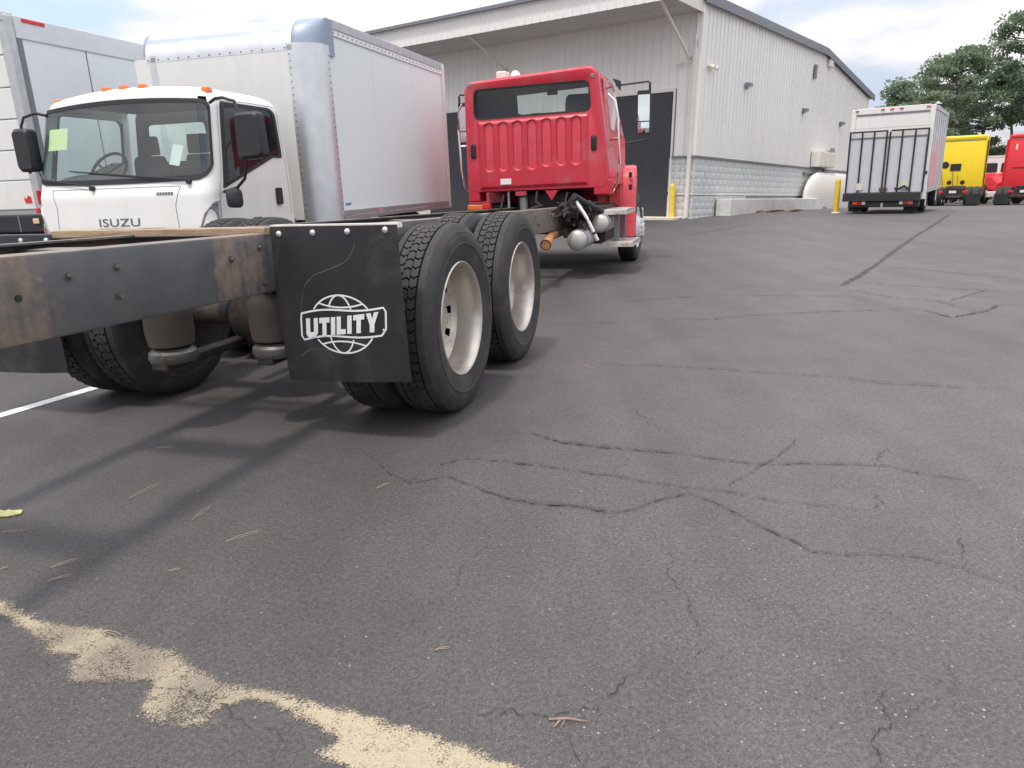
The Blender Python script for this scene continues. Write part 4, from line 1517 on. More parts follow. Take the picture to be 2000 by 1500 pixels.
# door and side details on the right
MB().loft([[(6.62, .222, 1.22), (7.55, .16, 1.22), (7.7, .19, 1.85), (7.55, .36, 2.66), (6.66, .352, 2.66)], [(6.62, .212, 1.22), (7.55, .148, 1.22), (7.7, .178, 1.85), (7.55, .348, 2.66), (6.66, .34, 2.66)]], True, False, True).build('cab_door', red_worn, CAB, bevel=.01)
MB().loft([[(6.78, .262, 1.98), (7.6, .205, 1.92), (7.5, .328, 2.58), (6.8, .338, 2.60)], [(6.78, .250, 1.98), (7.6, .195, 1.92), (7.5, .316, 2.58), (6.8, .326, 2.60)]], True, False, True).build('door_window', glass_cab, CAB)
for b, s_ in ((.20, -1), (2.33, 1)):
    pth = [(6.52, b + .03 * s_ + (.10 if s_ < 0 else .02), 2.42), (6.50, b + .09 * s_ + (.06 if s_ < 0 else .02), 2.32), (6.50, b + .10 * s_ + .02, 2.05), (6.50, b + .10 * s_, 1.5), (6.52, b + .07 * s_, 1.25), (6.56, b + .0 * s_, 1.14)]
    if s_ < 0:
        pth = [(p[0], p[1] - .02, p[2]) for p in pth]
    MB().tube(pth, .017, 8).tube([(6.50, b + .10 * s_, 1.83), (6.56, b - .03 * s_, 1.83)], .02, 8).build('grab_handle', chrome, CAB, smooth=True)
# mirrors
for (bm, hinge) in ((-.09, .33), (2.82, 2.30)):
    s_ = -1 if bm < 1 else 1
    arm = MB().tube([(7.72, hinge, 2.66), (7.74, hinge + s_ * .1, 2.665), (7.77, bm + s_ * .06, 2.69), (7.79, bm + s_ * .085, 2.67), (7.8, bm + s_ * .09, 2.55)], .014, 8)
    arm.tube([(7.74, hinge + s_ * .11, 1.82), (7.8, bm + s_ * .02, 1.86)], .013, 8)
    arm.tube([(7.8, bm + s_ * .08, 1.9), (7.8, bm + s_ * .08, 2.66)], .014, 8)
    arm.loft([[(7.68, hinge - .05, 2.60), (7.80, hinge - .05, 2.60), (7.80, hinge + .05, 2.76), (7.68, hinge + .05, 2.76)], [(7.70, hinge + s_ * .07, 2.58), (7.78, hinge + s_ * .07, 2.58), (7.78, hinge + s_ * .07, 2.72), (7.70, hinge + s_ * .07, 2.72)]], True, True, True)
    ma = arm.build('mirror_arm', black_plastic, CAB, smooth=True)
    mh = MB().loft([[(a, bm + (y - .5) * .205 * kk, 1.95 + (z) * .62) for y, z in rpoly([(0, 0), (1, 0), (1, 1), (0, 1)], .1, 5)] for a, kk in ((7.765, 1.0), (7.80, 1.0), (7.87, .8))], True, True, True).build('mirror_head', black_plastic, ma, smooth=True)
    MB().loft([[(7.762, bm + (y - .5) * .175, z) for y, z in rpoly([(0, 2.135), (1, 2.135), (1, 2.51), (0, 2.51)], .02, 5)]], True, True, False).build('mirror_glass', mirror_mat, ma)
    v_, f_ = [], []
    for j in range(7):
        for i in range(7):
            u, w = i / 3 - 1, j / 3 - 1
            v_.append((7.745 + .017 * (u * u + w * w) / 2, bm + u * .086, 2.04 + w * .078))
    for j in range(6):
        for i in range(6):
            k = j * 7 + i
            f_.append((k, k + 1, k + 8, k + 7))
    MB().add(v_, f_).build('convex_glass', mirror_mat, ma, smooth='all')
# hood and fenders
hood = MB()
hr = []
for a, hw, zt in ((7.98, .92, 1.98), (8.5, .86, 1.82), (9.1, .78, 1.66), (9.45, .70, 1.5), (9.55, .62, 1.3)):
    hr.append([(a, b, z) for b, z in rpoly([(1.28 - hw, .95), (1.28 + hw, .95), (1.28 + hw * .9, zt), (1.28 - hw * .9, zt)], [.03, .03, .22, .22], 8)])
hood.loft(hr, True, True, True)
HOOD = hood.build('hood', red_paint, TR, smooth=True)
for bo, bi in ((-.045, .55), (2.665, 2.05)):
    top = [(7.30, .44), (7.335, .70), (7.36, 1.05), (7.41, 1.30), (7.50, 1.43), (7.65, 1.49), (8.0, 1.50), (8.5, 1.47), (9.0, 1.36), (9.35, 1.15), (9.45, .85), (9.4, .55), (9.1, .5)]
    arc = [(8.08 + .68 * math.cos(R(q)), .52 + .72 * math.sin(R(q))) for q in range(2, 178, 16)]
    bot = [(8.78, .5)] + arc + [(7.40, .5), (7.42, .44)]
    poly = top + bot
    sgn = 1 if bo < 1 else -1
    tp_ = lambda a: .115 * (a - 7.3) * sgn
    MB().loft([[(a, bi, z) for a, z in poly], [(a, bo + tp_(a) + .05 * sgn, z) for a, z in poly], [(8.1 + (a - 8.1) * .985, bo + tp_(a) + .012 * sgn, .9 + (z - .9) * .985) for a, z in poly], [(8.1 + (a - 8.1) * .96, bo + tp_(a), .9 + (z - .9) * .96) for a, z in poly]], True, True, True).build('fender', red_worn, HOOD, smooth=True)
MB().prism([(7.28, .9), (7.34, .9), (7.40, 1.34), (7.47, 1.47), (7.42, 1.48), (7.33, 1.35)], .18, .36, 'y').build('cowl_side', red_worn, HOOD, bevel=.01)
for a, z in ((7.36, 1.36), (7.40, 1.18)):
    MB().box(a - .03, a + .02, .02, .07, z - .05, z + .03).build('hood_latch', black_rubber, HOOD, bevel=.01)
MB().box(9.42, 9.6, .1, 2.55, .42, .78).build('front_bumper', alu_dull, TR, bevel=.03)
# steps, tanks and plumbing under the cab
step_mat = mat('step_plate', (0.70, 0.66, 0.62, 1), 0.4, metal=0.5, var=.12, dirt=(.3, .2, .14, 1), dirt_amt=.35, dirt_scale=5)
for (a, z, b0) in ((6.3, .875, -.07), (6.3, .435, -.16)):
    sp_ = MB().box(a - .12, a + .75, b0, .27, z - .012, z + .012).box(a - .12, a + .75, b0, b0 + .02, z - .05, z + .012).box(a - .125, a - .105, b0, .27, z - .05, z + .012)
    so = sp_.build('cab_step', step_mat, TR, bevel=.004)
    for q in range(5):
        MB().box(a - .08 + q * .16, a - .0 + q * .16, b0 + .05, .24, z + .0125, z + .02).build('tread_strip', step_mat, so)
for a in (6.34, 6.96):
    MB().box(a, a + .04, .06, .13, .44, .87).build('step_bracket', trim_grey, TR, bevel=.004)
MB().box(6.3, 7.25, .24, .78, .42, .95).build('battery_box', dark_steel, TR, bevel=.02)


def air_tank(a0, a1, b, z, r):
    n = 8
    prof = [(-r * .55 * math.cos(R(90 * q / n)), max(.002, r * math.sin(R(90 * q / n)))) for q in range(n + 1)] + [(a1 - a0, r)] + [(a1 - a0 + r * .55 * math.sin(R(90 * q / n)), max(.002, r * math.cos(R(90 * q / n)))) for q in range(1, n + 1)]
    t_ = MB().lathe(prof, (a0, b, z), 'x', 28).build('air_tank', tank_grey, TR, smooth='all')
    MB().lathe([(.02, r + .008), (.10, r + .008)], (a0, b, z), 'x', 28).build('tank_strap', alu_dull, t_, smooth=True)
    MB().lathe([(.0, r * 1.015), (.005, r * 1.02), (.02, r * 1.02)], (a0, b, z), 'x', 28).build('tank_seam', alu_dull, t_, smooth=True)


air_tank(5.62, 6.3, .505, .53, .135)
air_tank(6.05, 6.7, .275, .715, .125)
MB().tube([(5.55, .515, 1.05), (5.52, .46, .98), (5.52, .40, .89), (5.53, .345, .80), (5.54, .30, .70), (5.56, .255, .60), (5.58, .225, .53)], .022, 10).build('air_hose', paper_white, TR, smooth=True)
MB().cyl((5.535, .352, .81), (5.537, .335, .78), .026, .026, 10).cyl((5.55, .272, .64), (5.555, .262, .615), .026, .026, 10).build('hose_band', black_rubber, TR)
MB().tube([(4.75, .72, .545), (5.0, .76, .57), (5.4, .82, .60), (6.4, .86, .60)], [.07, .065, .055, .055], 14, False).tube([(4.76, .72, .545), (5.0, .76, .57)], [.058, .055], 14).build('exhaust_pipe', copper_rust, TR, smooth=True)
clut = MB()
rr = random.Random(21)
for q in range(26):
    a, b, z = rr.uniform(5.7, 6.3), rr.uniform(.40, .78), rr.uniform(.55, .95)
    s1, s2, s3 = rr.uniform(.03, .09), rr.uniform(.02, .06), rr.uniform(.02, .07)
    clut.box(-s1, s1, -s2, s2, -s3, s3, Matrix.Translation((a, b, z)) @ Matrix.Rotation(rr.uniform(-.6, .6), 4, 'Y') @ Matrix.Rotation(rr.uniform(-.5, .5), 4, 'X'))
for q in range(8):
    a, b, z = rr.uniform(5.3, 5.9), rr.uniform(.5, .82), rr.uniform(.8, 1.02)
    clut.tube([(a, b, z), (a + .2, b - .05, z + rr.uniform(-.1, .1)), (a + .5, b - rr.uniform(0, .3), z + rr.uniform(-.3, 0)), (a + .8, b - rr.uniform(0, .3), z - .2)], rr.uniform(.012, .028), 8)
clut.build('bracket_cluster', dark_steel, TR, bevel=.006)
MB().tube([(5.5, .52, 1.10), (5.75, .42, 1.0), (6.1, .30, .90), (6.3, .26, .86)], .045, 10).build('air_line', black_rubber, TR, smooth=True)
MB().lathe([(0, .05), (.06, .055), (.1, .03)], (5.5, .55, 1.04), 'x', 14, True, True).build('gladhand', dark_steel, TR, smooth=True)
MB().prism([(.95, 1.17), (1.13, 1.17), (1.04, 1.03)], 6.40, 6.48, 'x').build('cab_mount', red_paint, TR)
MB().prism([(1.42, 1.17), (1.58, 1.17), (1.58, 1.11), (1.42, 1.11)], 6.40, 6.48, 'x').build('cab_mount', red_paint, TR)
MB().lathe([(-.12, .055), (.0, .06), (.10, .06), (.13, .03)], (6.55, 1.5, .98), 'z', 14, True, True).build('filter_canister', tank_grey, TR, smooth=True)
MB().cyl((6.52, 1.72, .85), (6.52, 1.72, 1.2), .022, .022, 8).build('vertical_pipe', alu_dull, TR)
MB().box(6.6, 7.9, .9, 1.62, .55, 1.15).build('transmission', dark_steel, TR, bevel=.05)
MB().box(6.7, 7.3, 1.78, 2.45, .45, 1.0).build('fuel_tank', dark_steel, TR, bevel=.08)
ml = MB().box(5.55, 5.62, 1.72, 2.02, .95, 1.02).build('side_marker_light', amber, TR, bevel=.012)
MB().box(5.54, 5.63, 1.70, 1.80, .962, 1.035).build('red_reflector', red_lens, ml, bevel=.01)
MB().box(5.57, 5.62, 1.62, 2.2, .90, .945).build('light_bracket', dark_steel, ml)

for (pts, r_) in (([(-2.6, .93, 1.02), (-1.6, .92, .99), (-.6, .90, .97), (.6, .91, .95), (2.4, .90, .93), (4.2, .89, .90), (5.6, .8, .92)], .016),
                  ([(-2.6, 1.60, .95), (-1.2, 1.61, .90), (.2, 1.60, .93), (2.0, 1.61, .88), (5.0, 1.6, .9)], .018),
                  ([(6.38, 1.25, 1.15), (6.2, 1.22, 1.02), (5.9, 1.05, .97), (5.5, .98, .99), (4.5, .95, .95)], .017),
                  ([(6.38, .80, 1.13), (6.15, .78, 1.04), (6.0, .70, .88), (6.1, .6, .72)], .014),
                  ([(6.38, 1.75, 1.12), (6.1, 1.7, 1.0), (5.6, 1.55, .97)], .014)):
    MB().tube(pts, r_, 7).build('air_line', black_rubber, TR, smooth=True)
for a in (-1.9, -1.15, 2.9, 3.8):
    MB().box(a, a + .10, .905, .96, ztop(a) - .19, ztop(a) - .09).build('line_clamp', dark_steel, TR, bevel=.006)

# ------------------------------------------------------------------ white cab-over box truck
IZ = thing('box_truck', 'white cab-over box truck with silver rounded box corners, facing the camera', 'truck',
           heading(-2.04357193, 8.47683279, 0, 16.2))


def lerp_tab(tab, x):
    if x <= tab[0][0]: return tab[0][1]
    for (x0, v0), (x1, v1) in zip(tab[:-1], tab[1:]):
        if x <= x1:
            t = (x - x0) / (x1 - x0)
            return v0 + (v1 - v0) * t
    return tab[-1][1]


T_A = [(.45, -1.86), (.98, -1.87), (1.30, -1.845), (1.42, -1.80), (1.55, -1.765), (2.10, -1.655), (2.17, -1.64), (2.21, -1.60), (2.245, -1.50), (2.262, -1.34), (2.27, -1.1)]
T_R = [(.45, .20), (1.40, .195), (1.55, .20), (2.10, .235), (2.17, .255), (2.21, .30), (2.245, .41), (2.262, .55), (2.27, .70)]
T_L = [(.45, 2.25), (1.40, 2.265), (1.55, 2.26), (2.10, 2.18), (2.17, 2.15), (2.21, 2.09), (2.245, 1.95), (2.262, 1.77), (2.27, 1.62)]
T_K = [(.45, -.42), (2.1, -.46), (2.2, -.52), (2.25, -.66), (2.27, -.9)]


def cab_pt(u, z, off=0.0):
    """u in 0..5: right side 0-1, corner 1-2, front 2-3, corner 3-4, left side 4-5"""
    def raw(u):
        af, br, bl, ak = lerp_tab(T_A, z), lerp_tab(T_R, z), lerp_tab(T_L, z), lerp_tab(T_K, z)
        rc = .13
        bow = .055
        if u <= 1: return Vector((ak + (af + bow + rc - ak) * u, br))
        if u >= 4: return Vector((af + bow + rc + (ak - af - bow - rc) * (u - 4), bl))
        if u <= 2:
            t = R(90 * (u - 1)); return Vector((af + bow + rc - rc * math.sin(t), br + rc - rc * math.cos(t)))
        if u >= 3:
            t = R(90 * (4 - u)); return Vector((af + bow + rc - rc * math.sin(t), bl - rc + rc * math.cos(t)))
        v = u - 2
        return Vector((af + bow * (2 * v - 1) ** 2, br + rc + (bl - br - 2 * rc) * v))
    p = raw(u)
    if off:
        d = raw(min(5, u + .02)) - raw(max(0, u - .02))
        n = Vector((-d.y, d.x)).normalized()
        c = Vector((-1.0, 1.23))
        if (p - c).dot(n) < 0: n = -n
        # include slope of the screen
        p = p + n * off
    cr_ = .055 * max(0.0, min(1.0, (z - 1.95) / .25)) * max(0.0, 1 - ((p.y - 1.18) / .95) ** 2)
    return (p.x, p.y, z + cr_)


def unroll(u):
    """even out parameter so that grid cells are of similar width"""
    return u


def in_round(u, v, u0, u1, v0, v1, ru, rv):
    if not (u0 < u < u1 and v0 < v < v1): return False
    du = max(u0 + ru - u, u - (u1 - ru), 0) / ru
    dv_ = max(v0 + rv - v, v - (v1 - rv), 0) / rv
    return du * du + dv_ * dv_ < 1


WS = dict(u0=1.38, u1=3.66, v0=1.425, v1=2.125)


def ws_low(u):
    return 0.085 * (abs(u - 2.5) / 1.12) ** 2.2       # lower edge curves up at its ends


def door_win(u, z):
    """side window on the right: slanted lower edge"""
    if not (.10 < u < .93 and z < 2.12): return False
    low = 1.65 if u < .24 else 1.65 - .28 * (u - .24) / .69
    if u < .14 and z > 2.08: return False
    return z > low


us = [i / 44 for i in range(45)] + [1 + i / 14 for i in range(1, 15)] + [2 + i / 60 for i in range(1, 61)] + [3 + i / 14 for i in range(1, 15)] + [4 + i / 44 for i in range(1, 45)]
zs = [.45 + .05 * i for i in range(17)] + [1.26 + .025 * i for i in range(1, 38)] + [2.2, 2.22, 2.24, 2.255, 2.265, 2.27]
zs = sorted(set(round(z, 4) for z in zs))


def arch_cut(u, z):
    if u > 1 and u < 4: return False
    a, b, _ = cab_pt(u, z)
    return math.hypot(a + 1.10, z - .47) < .56


vs = [cab_pt(u, z) for z in zs for u in us]
w = len(us)
fs = []
for j in range(len(zs) - 1):
    for i in range(w - 1):
        uc, zc = (us[i] + us[i + 1]) / 2, (zs[j] + zs[j + 1]) / 2
        if in_round(uc, zc - ws_low(uc), WS['u0'] + .02, WS['u1'] - .02, WS['v0'] + .01, WS['v1'] - .01, .3, .07): continue
        if door_win(uc, zc) or door_win(5 - uc, zc): continue
        if arch_cut(uc, zc): continue
        fs.append((j * w + i, j * w + i + 1, (j + 1) * w + i + 1, (j + 1) * w + i))
cabm = MB().add(vs, fs)
# roof lid
top = [cab_pt(u, 2.27) for u in us]
cen = (-.95, 1.18, 2.335)
cabm.add(top + [cen], [(i, i + 1, len(top)) for i in range(len(top) - 1)] + [(len(top) - 1, 0, len(top))])
IC = cabm.build('cab', white_paint, IZ, smooth=True)
# back wall with its window
bo = [(.2, .6), (2.27, .6), (2.08, 2.2), (.28, 2.2)]
bi = [(1.15, 1.66), (1.95, 1.66), (1.92, 2.06), (1.18, 2.06)]
MB().loft([ring_at(-.455, bo, .1), ring_at(-.455, bi, .05)], True).build('back_wall', interior, IC)
MB().loft([ring_at(-.46, bi, .05)], True, True, False).build('rear_window', glass_cab, IC)
# lining: floor, roof lining, inner dash, seats, wheel
MB().box(-1.72, -.47, .25, 2.2, 1.0, 1.04).build('floor_pan', interior, IC)
MB().box(-1.50, -.5, .36, 2.00, 2.175, 2.19).build('roof_lining', interior, IC)
dsh = MB()
dr = []
for a, z in ((-1.74, 1.36), (-1.62, 1.43), (-1.45, 1.46), (-1.32, 1.42), (-1.28, 1.05)):
    dr.append([(a, .27, z), (a, .7, z + .0), (a, 1.25, z + .015), (a, 1.6, z + .06), (a, 2.0, z + .065), (a, 2.2, z)])
dsh.loft(dr, False)
dsh.build('dashboard', interior, IC, smooth=True)
sw = []
for i in range(25):
    t = 2 * math.pi * i / 24
    c = Vector((-1.20, 1.86, 1.56))
    ex, ey = Vector((0, 1, 0)), Vector((.55, 0, .83)).normalized()
    sw.append(c + .215 * (math.cos(t) * ex + math.sin(t) * ey))
swm = MB().tube(sw, .016, 8, False)
for t in (0, 2.1, 4.2):
    swm.tube([(-1.22, 1.86, 1.54), tuple(Vector((-1.20, 1.86, 1.56)) + .21 * (math.cos(t + .5) * Vector((0, 1, 0)) + math.sin(t + .5) * Vector((.55, 0, .83))))], .013, 6)
swm.tube([(-1.22, 1.86, 1.54), (-1.42, 1.86, 1.35)], .035, 8)
swm.build('steering_wheel', interior, IC, smooth=True)
for b, w_ in ((1.86, .46), (.62, .46), (1.2, .36)):
    st = MB().loft([[(a, b + (y - .5) * w_, z) for y, z in rpoly([(0, 1.1), (1, 1.1), (.92, 1.72), (.08, 1.72)], [.02, .02, .12, .12], 6)] for a in (-.62, -.54)], True, True, True)
    st.loft([[(a, b + (y - .5) * .25, z) for y, z in rpoly([(0, 1.73), (1, 1.73), (.95, 1.93), (.05, 1.93)], .06, 6)] for a in (-.61, -.54)], True, True, True)
    st.box(-1.05, -.55, b - w_ / 2, b + w_ / 2, 1.05, 1.26)
    st.build('seat', seat_cloth, IC, smooth=True, bevel=.02)


def surf_round(u0, u1, v0, v1, ru, rv, low, n=9):
    """points (u,z) of a rounded rectangle on the cab front"""
    P = []
    def side(ua, va, ub, vb, k):
        for i in range(k):
            P.append((ua + (ub - ua) * i / k, va + (vb - va) * i / k))
    def cor(cu, cv, a0):
        for i in range(n):
            t = R(a0 + 90 * i / n)
            P.append((cu + ru * math.cos(t), cv + rv * math.sin(t)))
    cor(u1 - ru, v0 + rv, -90); side(u1, v0 + rv, u1, v1 - rv, 8)
    cor(u1 - ru, v1 - rv, 0); side(u1 - ru, v1, u0 + ru, v1, 40)
    cor(u0 + ru, v1 - rv, 90); side(u0, v1 - rv, u0, v0 + rv, 8)
    cor(u0 + ru, v0 + rv, 180); side(u0 + ru, v0, u1 - ru, v0, 40)
    return [(u, v + (ws_low(u) * (1 - (v - v0) / (v1 - v0)) if low else 0)) for u, v in P]


outer_f = surf_round(WS['u0'] - .035, WS['u1'] + .035, WS['v0'] - .012, WS['v1'] + .012, .32, .085, True)
inner_f = surf_round(WS['u0'] + .06, WS['u1'] - .06, WS['v0'] + .034, WS['v1'] - .022, .28, .075, True)
MB().loft([[cab_pt(u, v, .002) for u, v in outer_f], [cab_pt(u, v, .010) for u, v in outer_f], [cab_pt(u, v, .010) for u, v in inner_f], [cab_pt(u, v, .0) for u, v in inner_f]], True).build('windshield_frame', black_rubber, IC, smooth=True)
gu = [WS['u0'] + (WS['u1'] - WS['u0']) * i / 60 for i in range(61)]
gv = [i / 14 for i in range(15)]
vs = []
for q in gv:
    for u in gu:
        lo = WS['v0'] + ws_low(u)
        vs.append(cab_pt(u, lo + (WS['v1'] - lo) * q, .004))
MB().add(vs, [(j * 61 + i, j * 61 + i + 1, (j + 1) * 61 + i + 1, (j + 1) * 61 + i) for j in range(14) for i in range(60)]).build('windshield', glass_cab, IC, smooth='all')


def win_outline(shrink, flip):
    P = [(.10, 1.65), (.24, 1.65), (.93, 1.365), (.93, 2.12), (.10, 2.12)]
    Q = rpoly([(u * 1.3, z) for u, z in P], [.03, .04, .02, .05, .12], 6)
    cx_, cy_ = .52 * 1.3, 1.86
    Q = [((cx_ + (u - cx_) * (1 - shrink)) / 1.3, cy_ + (z - cy_) * (1 - shrink)) for u, z in Q]
    return [((5 - u) if flip else u, z) for u, z in Q]


for flip in (False, True):
    o_, i_ = win_outline(-.055, flip), win_outline(.05, flip)
    wf = MB().loft([[cab_pt(u, z, .001) for u, z in o_], [cab_pt(u, z, .010) for u, z in o_], [cab_pt(u, z, .010) for u, z in i_], [cab_pt(u, z, -.004) for u, z in i_]], True)
    DW = wf.build('door_window', black_rubber, IC, smooth=True)
    MB().loft([[cab_pt(u, z, .003) for u, z in win_outline(0, flip)]], True, True, False).build('pane', glass_dark, DW)
    # door shut lines
    sm = MB()
    def seam(pts, wd=.006):
        for (ua, za), (ub, zb) in zip(pts[:-1], pts[1:]):
            k = max(1, int(max(abs(ua - ub) * 20, abs(za - zb) * 20)))
            for q in range(k):
                a, b = (ua + (ub - ua) * q / k, za + (zb - za) * q / k), (ua + (ub - ua) * (q + 1) / k, za + (zb - za) * (q + 1) / k)
                if flip: a, b = (5 - a[0], a[1]), (5 - b[0], b[1])
                hz = abs(za - zb) < abs(ua - ub) * 1.0
                if hz:
                    L = [cab_pt(*a, .0015), cab_pt(*b, .0015)]
                    sm.add(L + [(p[0], p[1], p[2] - wd) for p in L], [(0, 1, 3, 2)])
                else:
                    e = wd / 1.2
                    sm.add([cab_pt(a[0], a[1], .0015), cab_pt(b[0], b[1], .0015), cab_pt(a[0] + e, a[1], .0015), cab_pt(b[0] + e, b[1], .0015)], [(0, 1, 3, 2)])
    seam([(.03, 1.05), (.03, 1.6), (.035, 2.1)])
    seam([(.985, .98), (.985, 1.5), (.985, 2.13)])
    seam([(.03, 2.15), (.5, 2.155), (.985, 2.14)])
    tag(sm.build('door_seam', trim_grey, IC), kind='stuff')
hm = MB().loft([[cab_pt(.205 + (u - .5) * .075, 1.06 + .0 + v * .34 - .0, o_) for u, v in rpoly([(0, .3), (1, .3), (1, .8), (0, .8)], .12, 5)] for o_ in (.0, .022, .026)], True, False, True)
hm.build('door_handle', black_plastic, IC, smooth=True)
# front seams: hood panel
sm = MB()
def fseam(pts, wd=.006, off=.0015):
    for a, b in zip(pts[:-1], pts[1:]):
        k = 14
        for q in range(k):
            p = (a[0] + (b[0] - a[0]) * q / k, a[1] + (b[1] - a[1]) * q / k)
            r_ = (a[0] + (b[0] - a[0]) * (q + 1) / k, a[1] + (b[1] - a[1]) * (q + 1) / k)
            d = Vector((r_[0] - p[0], r_[1] - p[1])).normalized()
            n = Vector((-d.y, d.x)) * wd / 2
            sm.add([cab_pt(p[0] + n.x / 1.6, p[1] + n.y, off), cab_pt(r_[0] + n.x / 1.6, r_[1] + n.y, off), cab_pt(r_[0] - n.x / 1.6, r_[1] - n.y, off), cab_pt(p[0] - n.x / 1.6, p[1] - n.y, off)], [(0, 1, 2, 3)])
fseam([(2.10, 1.375), (2.94, 1.375)])
fseam([(2.10, 1.375), (2.13, 1.2), (2.12, .98)])
fseam([(2.94, 1.375), (2.91, 1.2), (2.92, .98)])
fseam([(2.12, .965), (2.84, .965)], .012)
tag(sm.build('panel_seam', trim_grey, IC), kind='stuff')
MB().loft([[cab_pt(u, z, o_) for u in [1.7 + 1.6 * i / 30 for i in range(31)]] for z, o_ in ((.93, .002), (.955, .012), (.90, .015), (.80, .004))], False).build('grille_gap', black_rubber, IC)
# front bumper
MB().loft([[cab_pt(u, z, .05) for u in [1.2 + 2.6 * i / 40 for i in range(41)]] for z in (.80, .74, .52, .45)], False).build('bumper', white_paint, IC, smooth=True)
# lettering
lm = text_mesh('ISUZU', .12, 0.0, .0008, 0.0, 1.05)
xs = [v.co.x for v in lm.vertices]; ys = [v.co.y for v in lm.vertices]
w0, h0 = max(xs) - min(xs), max(ys) - min(ys)
ucen = 2.485
for v in lm.vertices:
    s_ = (v.co.x - (max(xs) + min(xs)) / 2) / w0
    zt = (v.co.y - (max(ys) + min(ys)) / 2) / h0
    v.co = cab_pt(ucen - s_ * .265, 1.058 + zt * .075, .004)
lm.materials.clear(); lm.materials.append(grey_print)
inst('lettering', lm, IC)
lm = text_mesh('NPR-HD', .04, 0.0, .002, 0.0, 1.05)
bd_ = MB()
for q in range(6):
    u0 = 2.235 - q * .0165
    bd_.loft([[cab_pt(u0, 1.30, .004), cab_pt(u0 - .013, 1.30, .004)], [cab_pt(u0, 1.325, .004), cab_pt(u0 - .013, 1.325, .004)]], False)
bd_.build('badge', grey_print, IC)
bpy.data.meshes.remove(lm)


# headlights: swept clusters round the front corners
lens_grey = mat('headlight_lens', (0.30, 0.30, 0.31, 1), 0.2, metal=0.3, var=.15, vscale=20)


def headlight(flip):
    f = (lambda u: 5 - u) if flip else (lambda u: u)
    P = [(1.02, 1.235), (1.35, 1.225), (1.75, 1.13), (2.02, .985), (2.02, .93), (1.3, .925), (1.02, .95)]
    Q = []
    for i, p in enumerate(P):
        q = P[(i + 1) % len(P)]
        for k in range(5):
            Q.append((p[0] + (q[0] - p[0]) * k / 5, p[1] + (q[1] - p[1]) * k / 5))
    c = (1.45, 1.05)
    sh = lambda k: [(c[0] + (u - c[0]) * k, c[1] + (z - c[1]) * k) for u, z in Q]
    h = MB().loft([[cab_pt(f(u), z, .002) for u, z in Q], [cab_pt(f(u), z, .012) for u, z in Q], [cab_pt(f(u), z, .012) for u, z in sh(.90)], [cab_pt(f(u), z, .003) for u, z in sh(.84)]], True).build('headlight', alu_dull, IC, smooth=True)
    MB().loft([[cab_pt(f(u), z, .004) for u, z in sh(.86)]], True, True, False).build('lens', lens_grey, h)
    MB().loft([[cab_pt(f(1.12 + .28 * u), .955 + .105 * v, .012) for u, v in rpoly([(0, 0), (1, 0), (1, 1), (0, 1)], .3, 4)]], True, True, False).build('bulb_reflector', white_lens, h)
    MB().loft([[cab_pt(f(1.50 + .22 * u), .955 + .075 * v, .012) for u, v in rpoly([(0, 0), (1, 0), (1, 1), (0, 1)], .3, 4)]], True, True, False).build('turn_signal', amber, h)


headlight(False)
headlight(True)
# roof marker lights
for u in (3.62, 2.66, 2.51, 2.36, 1.45):
    a, b, z = cab_pt(u, 2.225 if 2 < u < 3 else 2.205)
    MB().loft([[(a + .05 + x * k, b + y * k, z + h) for x, y in rpoly([(-.05, -.036), (.05, -.036), (.05, .036), (-.05, .036)], .03, 5)] for h, k in ((-.03, 1.0), (.022, 1.0), (.040, .75), (.046, .3))], True, False, True).build('marker_light', amber, IC, smooth=True)
# wipers
for ua, za, ub, zb in ((2.64, 1.40, 3.35, 1.56), (2.05, 1.43, 2.80, 1.55)):
    pts = [cab_pt(ua + (ub - ua) * k / 10, za + (zb - za) * k / 10, .03) for k in range(11)]
    wp = MB().tube(pts, .007, 6).lathe([(0, .02), (.02, .022), (.035, .015)], cab_pt(ua, za - .02, .0), 'x', 10, True, True)
    wp.cyl(cab_pt(ua, za - .02, .0), cab_pt(ua, za - .02, .04), .024, .02, 10)
    wp.build('wiper', wiper_black, IC, smooth=True)
# papers behind the glass
def paper(name, u0, u1, z0, z1, lean, m):
    pts = [(u0, z0), (u1, z0 + lean), (u1 + .0, z1 + lean), (u0, z1)]
    o = MB().add([cab_pt(u, z, -.012) for u, z in pts], [(0, 1, 2, 3)]).build(name, m, IC)
    return o
yp = paper('windshield_note', 3.06, 2.86, 1.755, 1.955, .004, paper_yellow)
wr = MB()
for q in range(4):
    z = 1.80 + q * .035
    wr.add([cab_pt(3.03, z, -.0115), cab_pt(2.93 - .02 * (q % 2), z + .003, -.0115), cab_pt(2.93, z + .010, -.0115), cab_pt(3.03, z + .007, -.0115)], [(0, 1, 2, 3)])
wt = MB().add([cab_pt(2.175, 1.575, -.012), cab_pt(2.115, 1.555, -.012), cab_pt(2.085, 1.735, -.012), cab_pt(2.145, 1.755, -.012)], [(0, 1, 2, 3)]).build('windshield_tag', paper_white, IC)
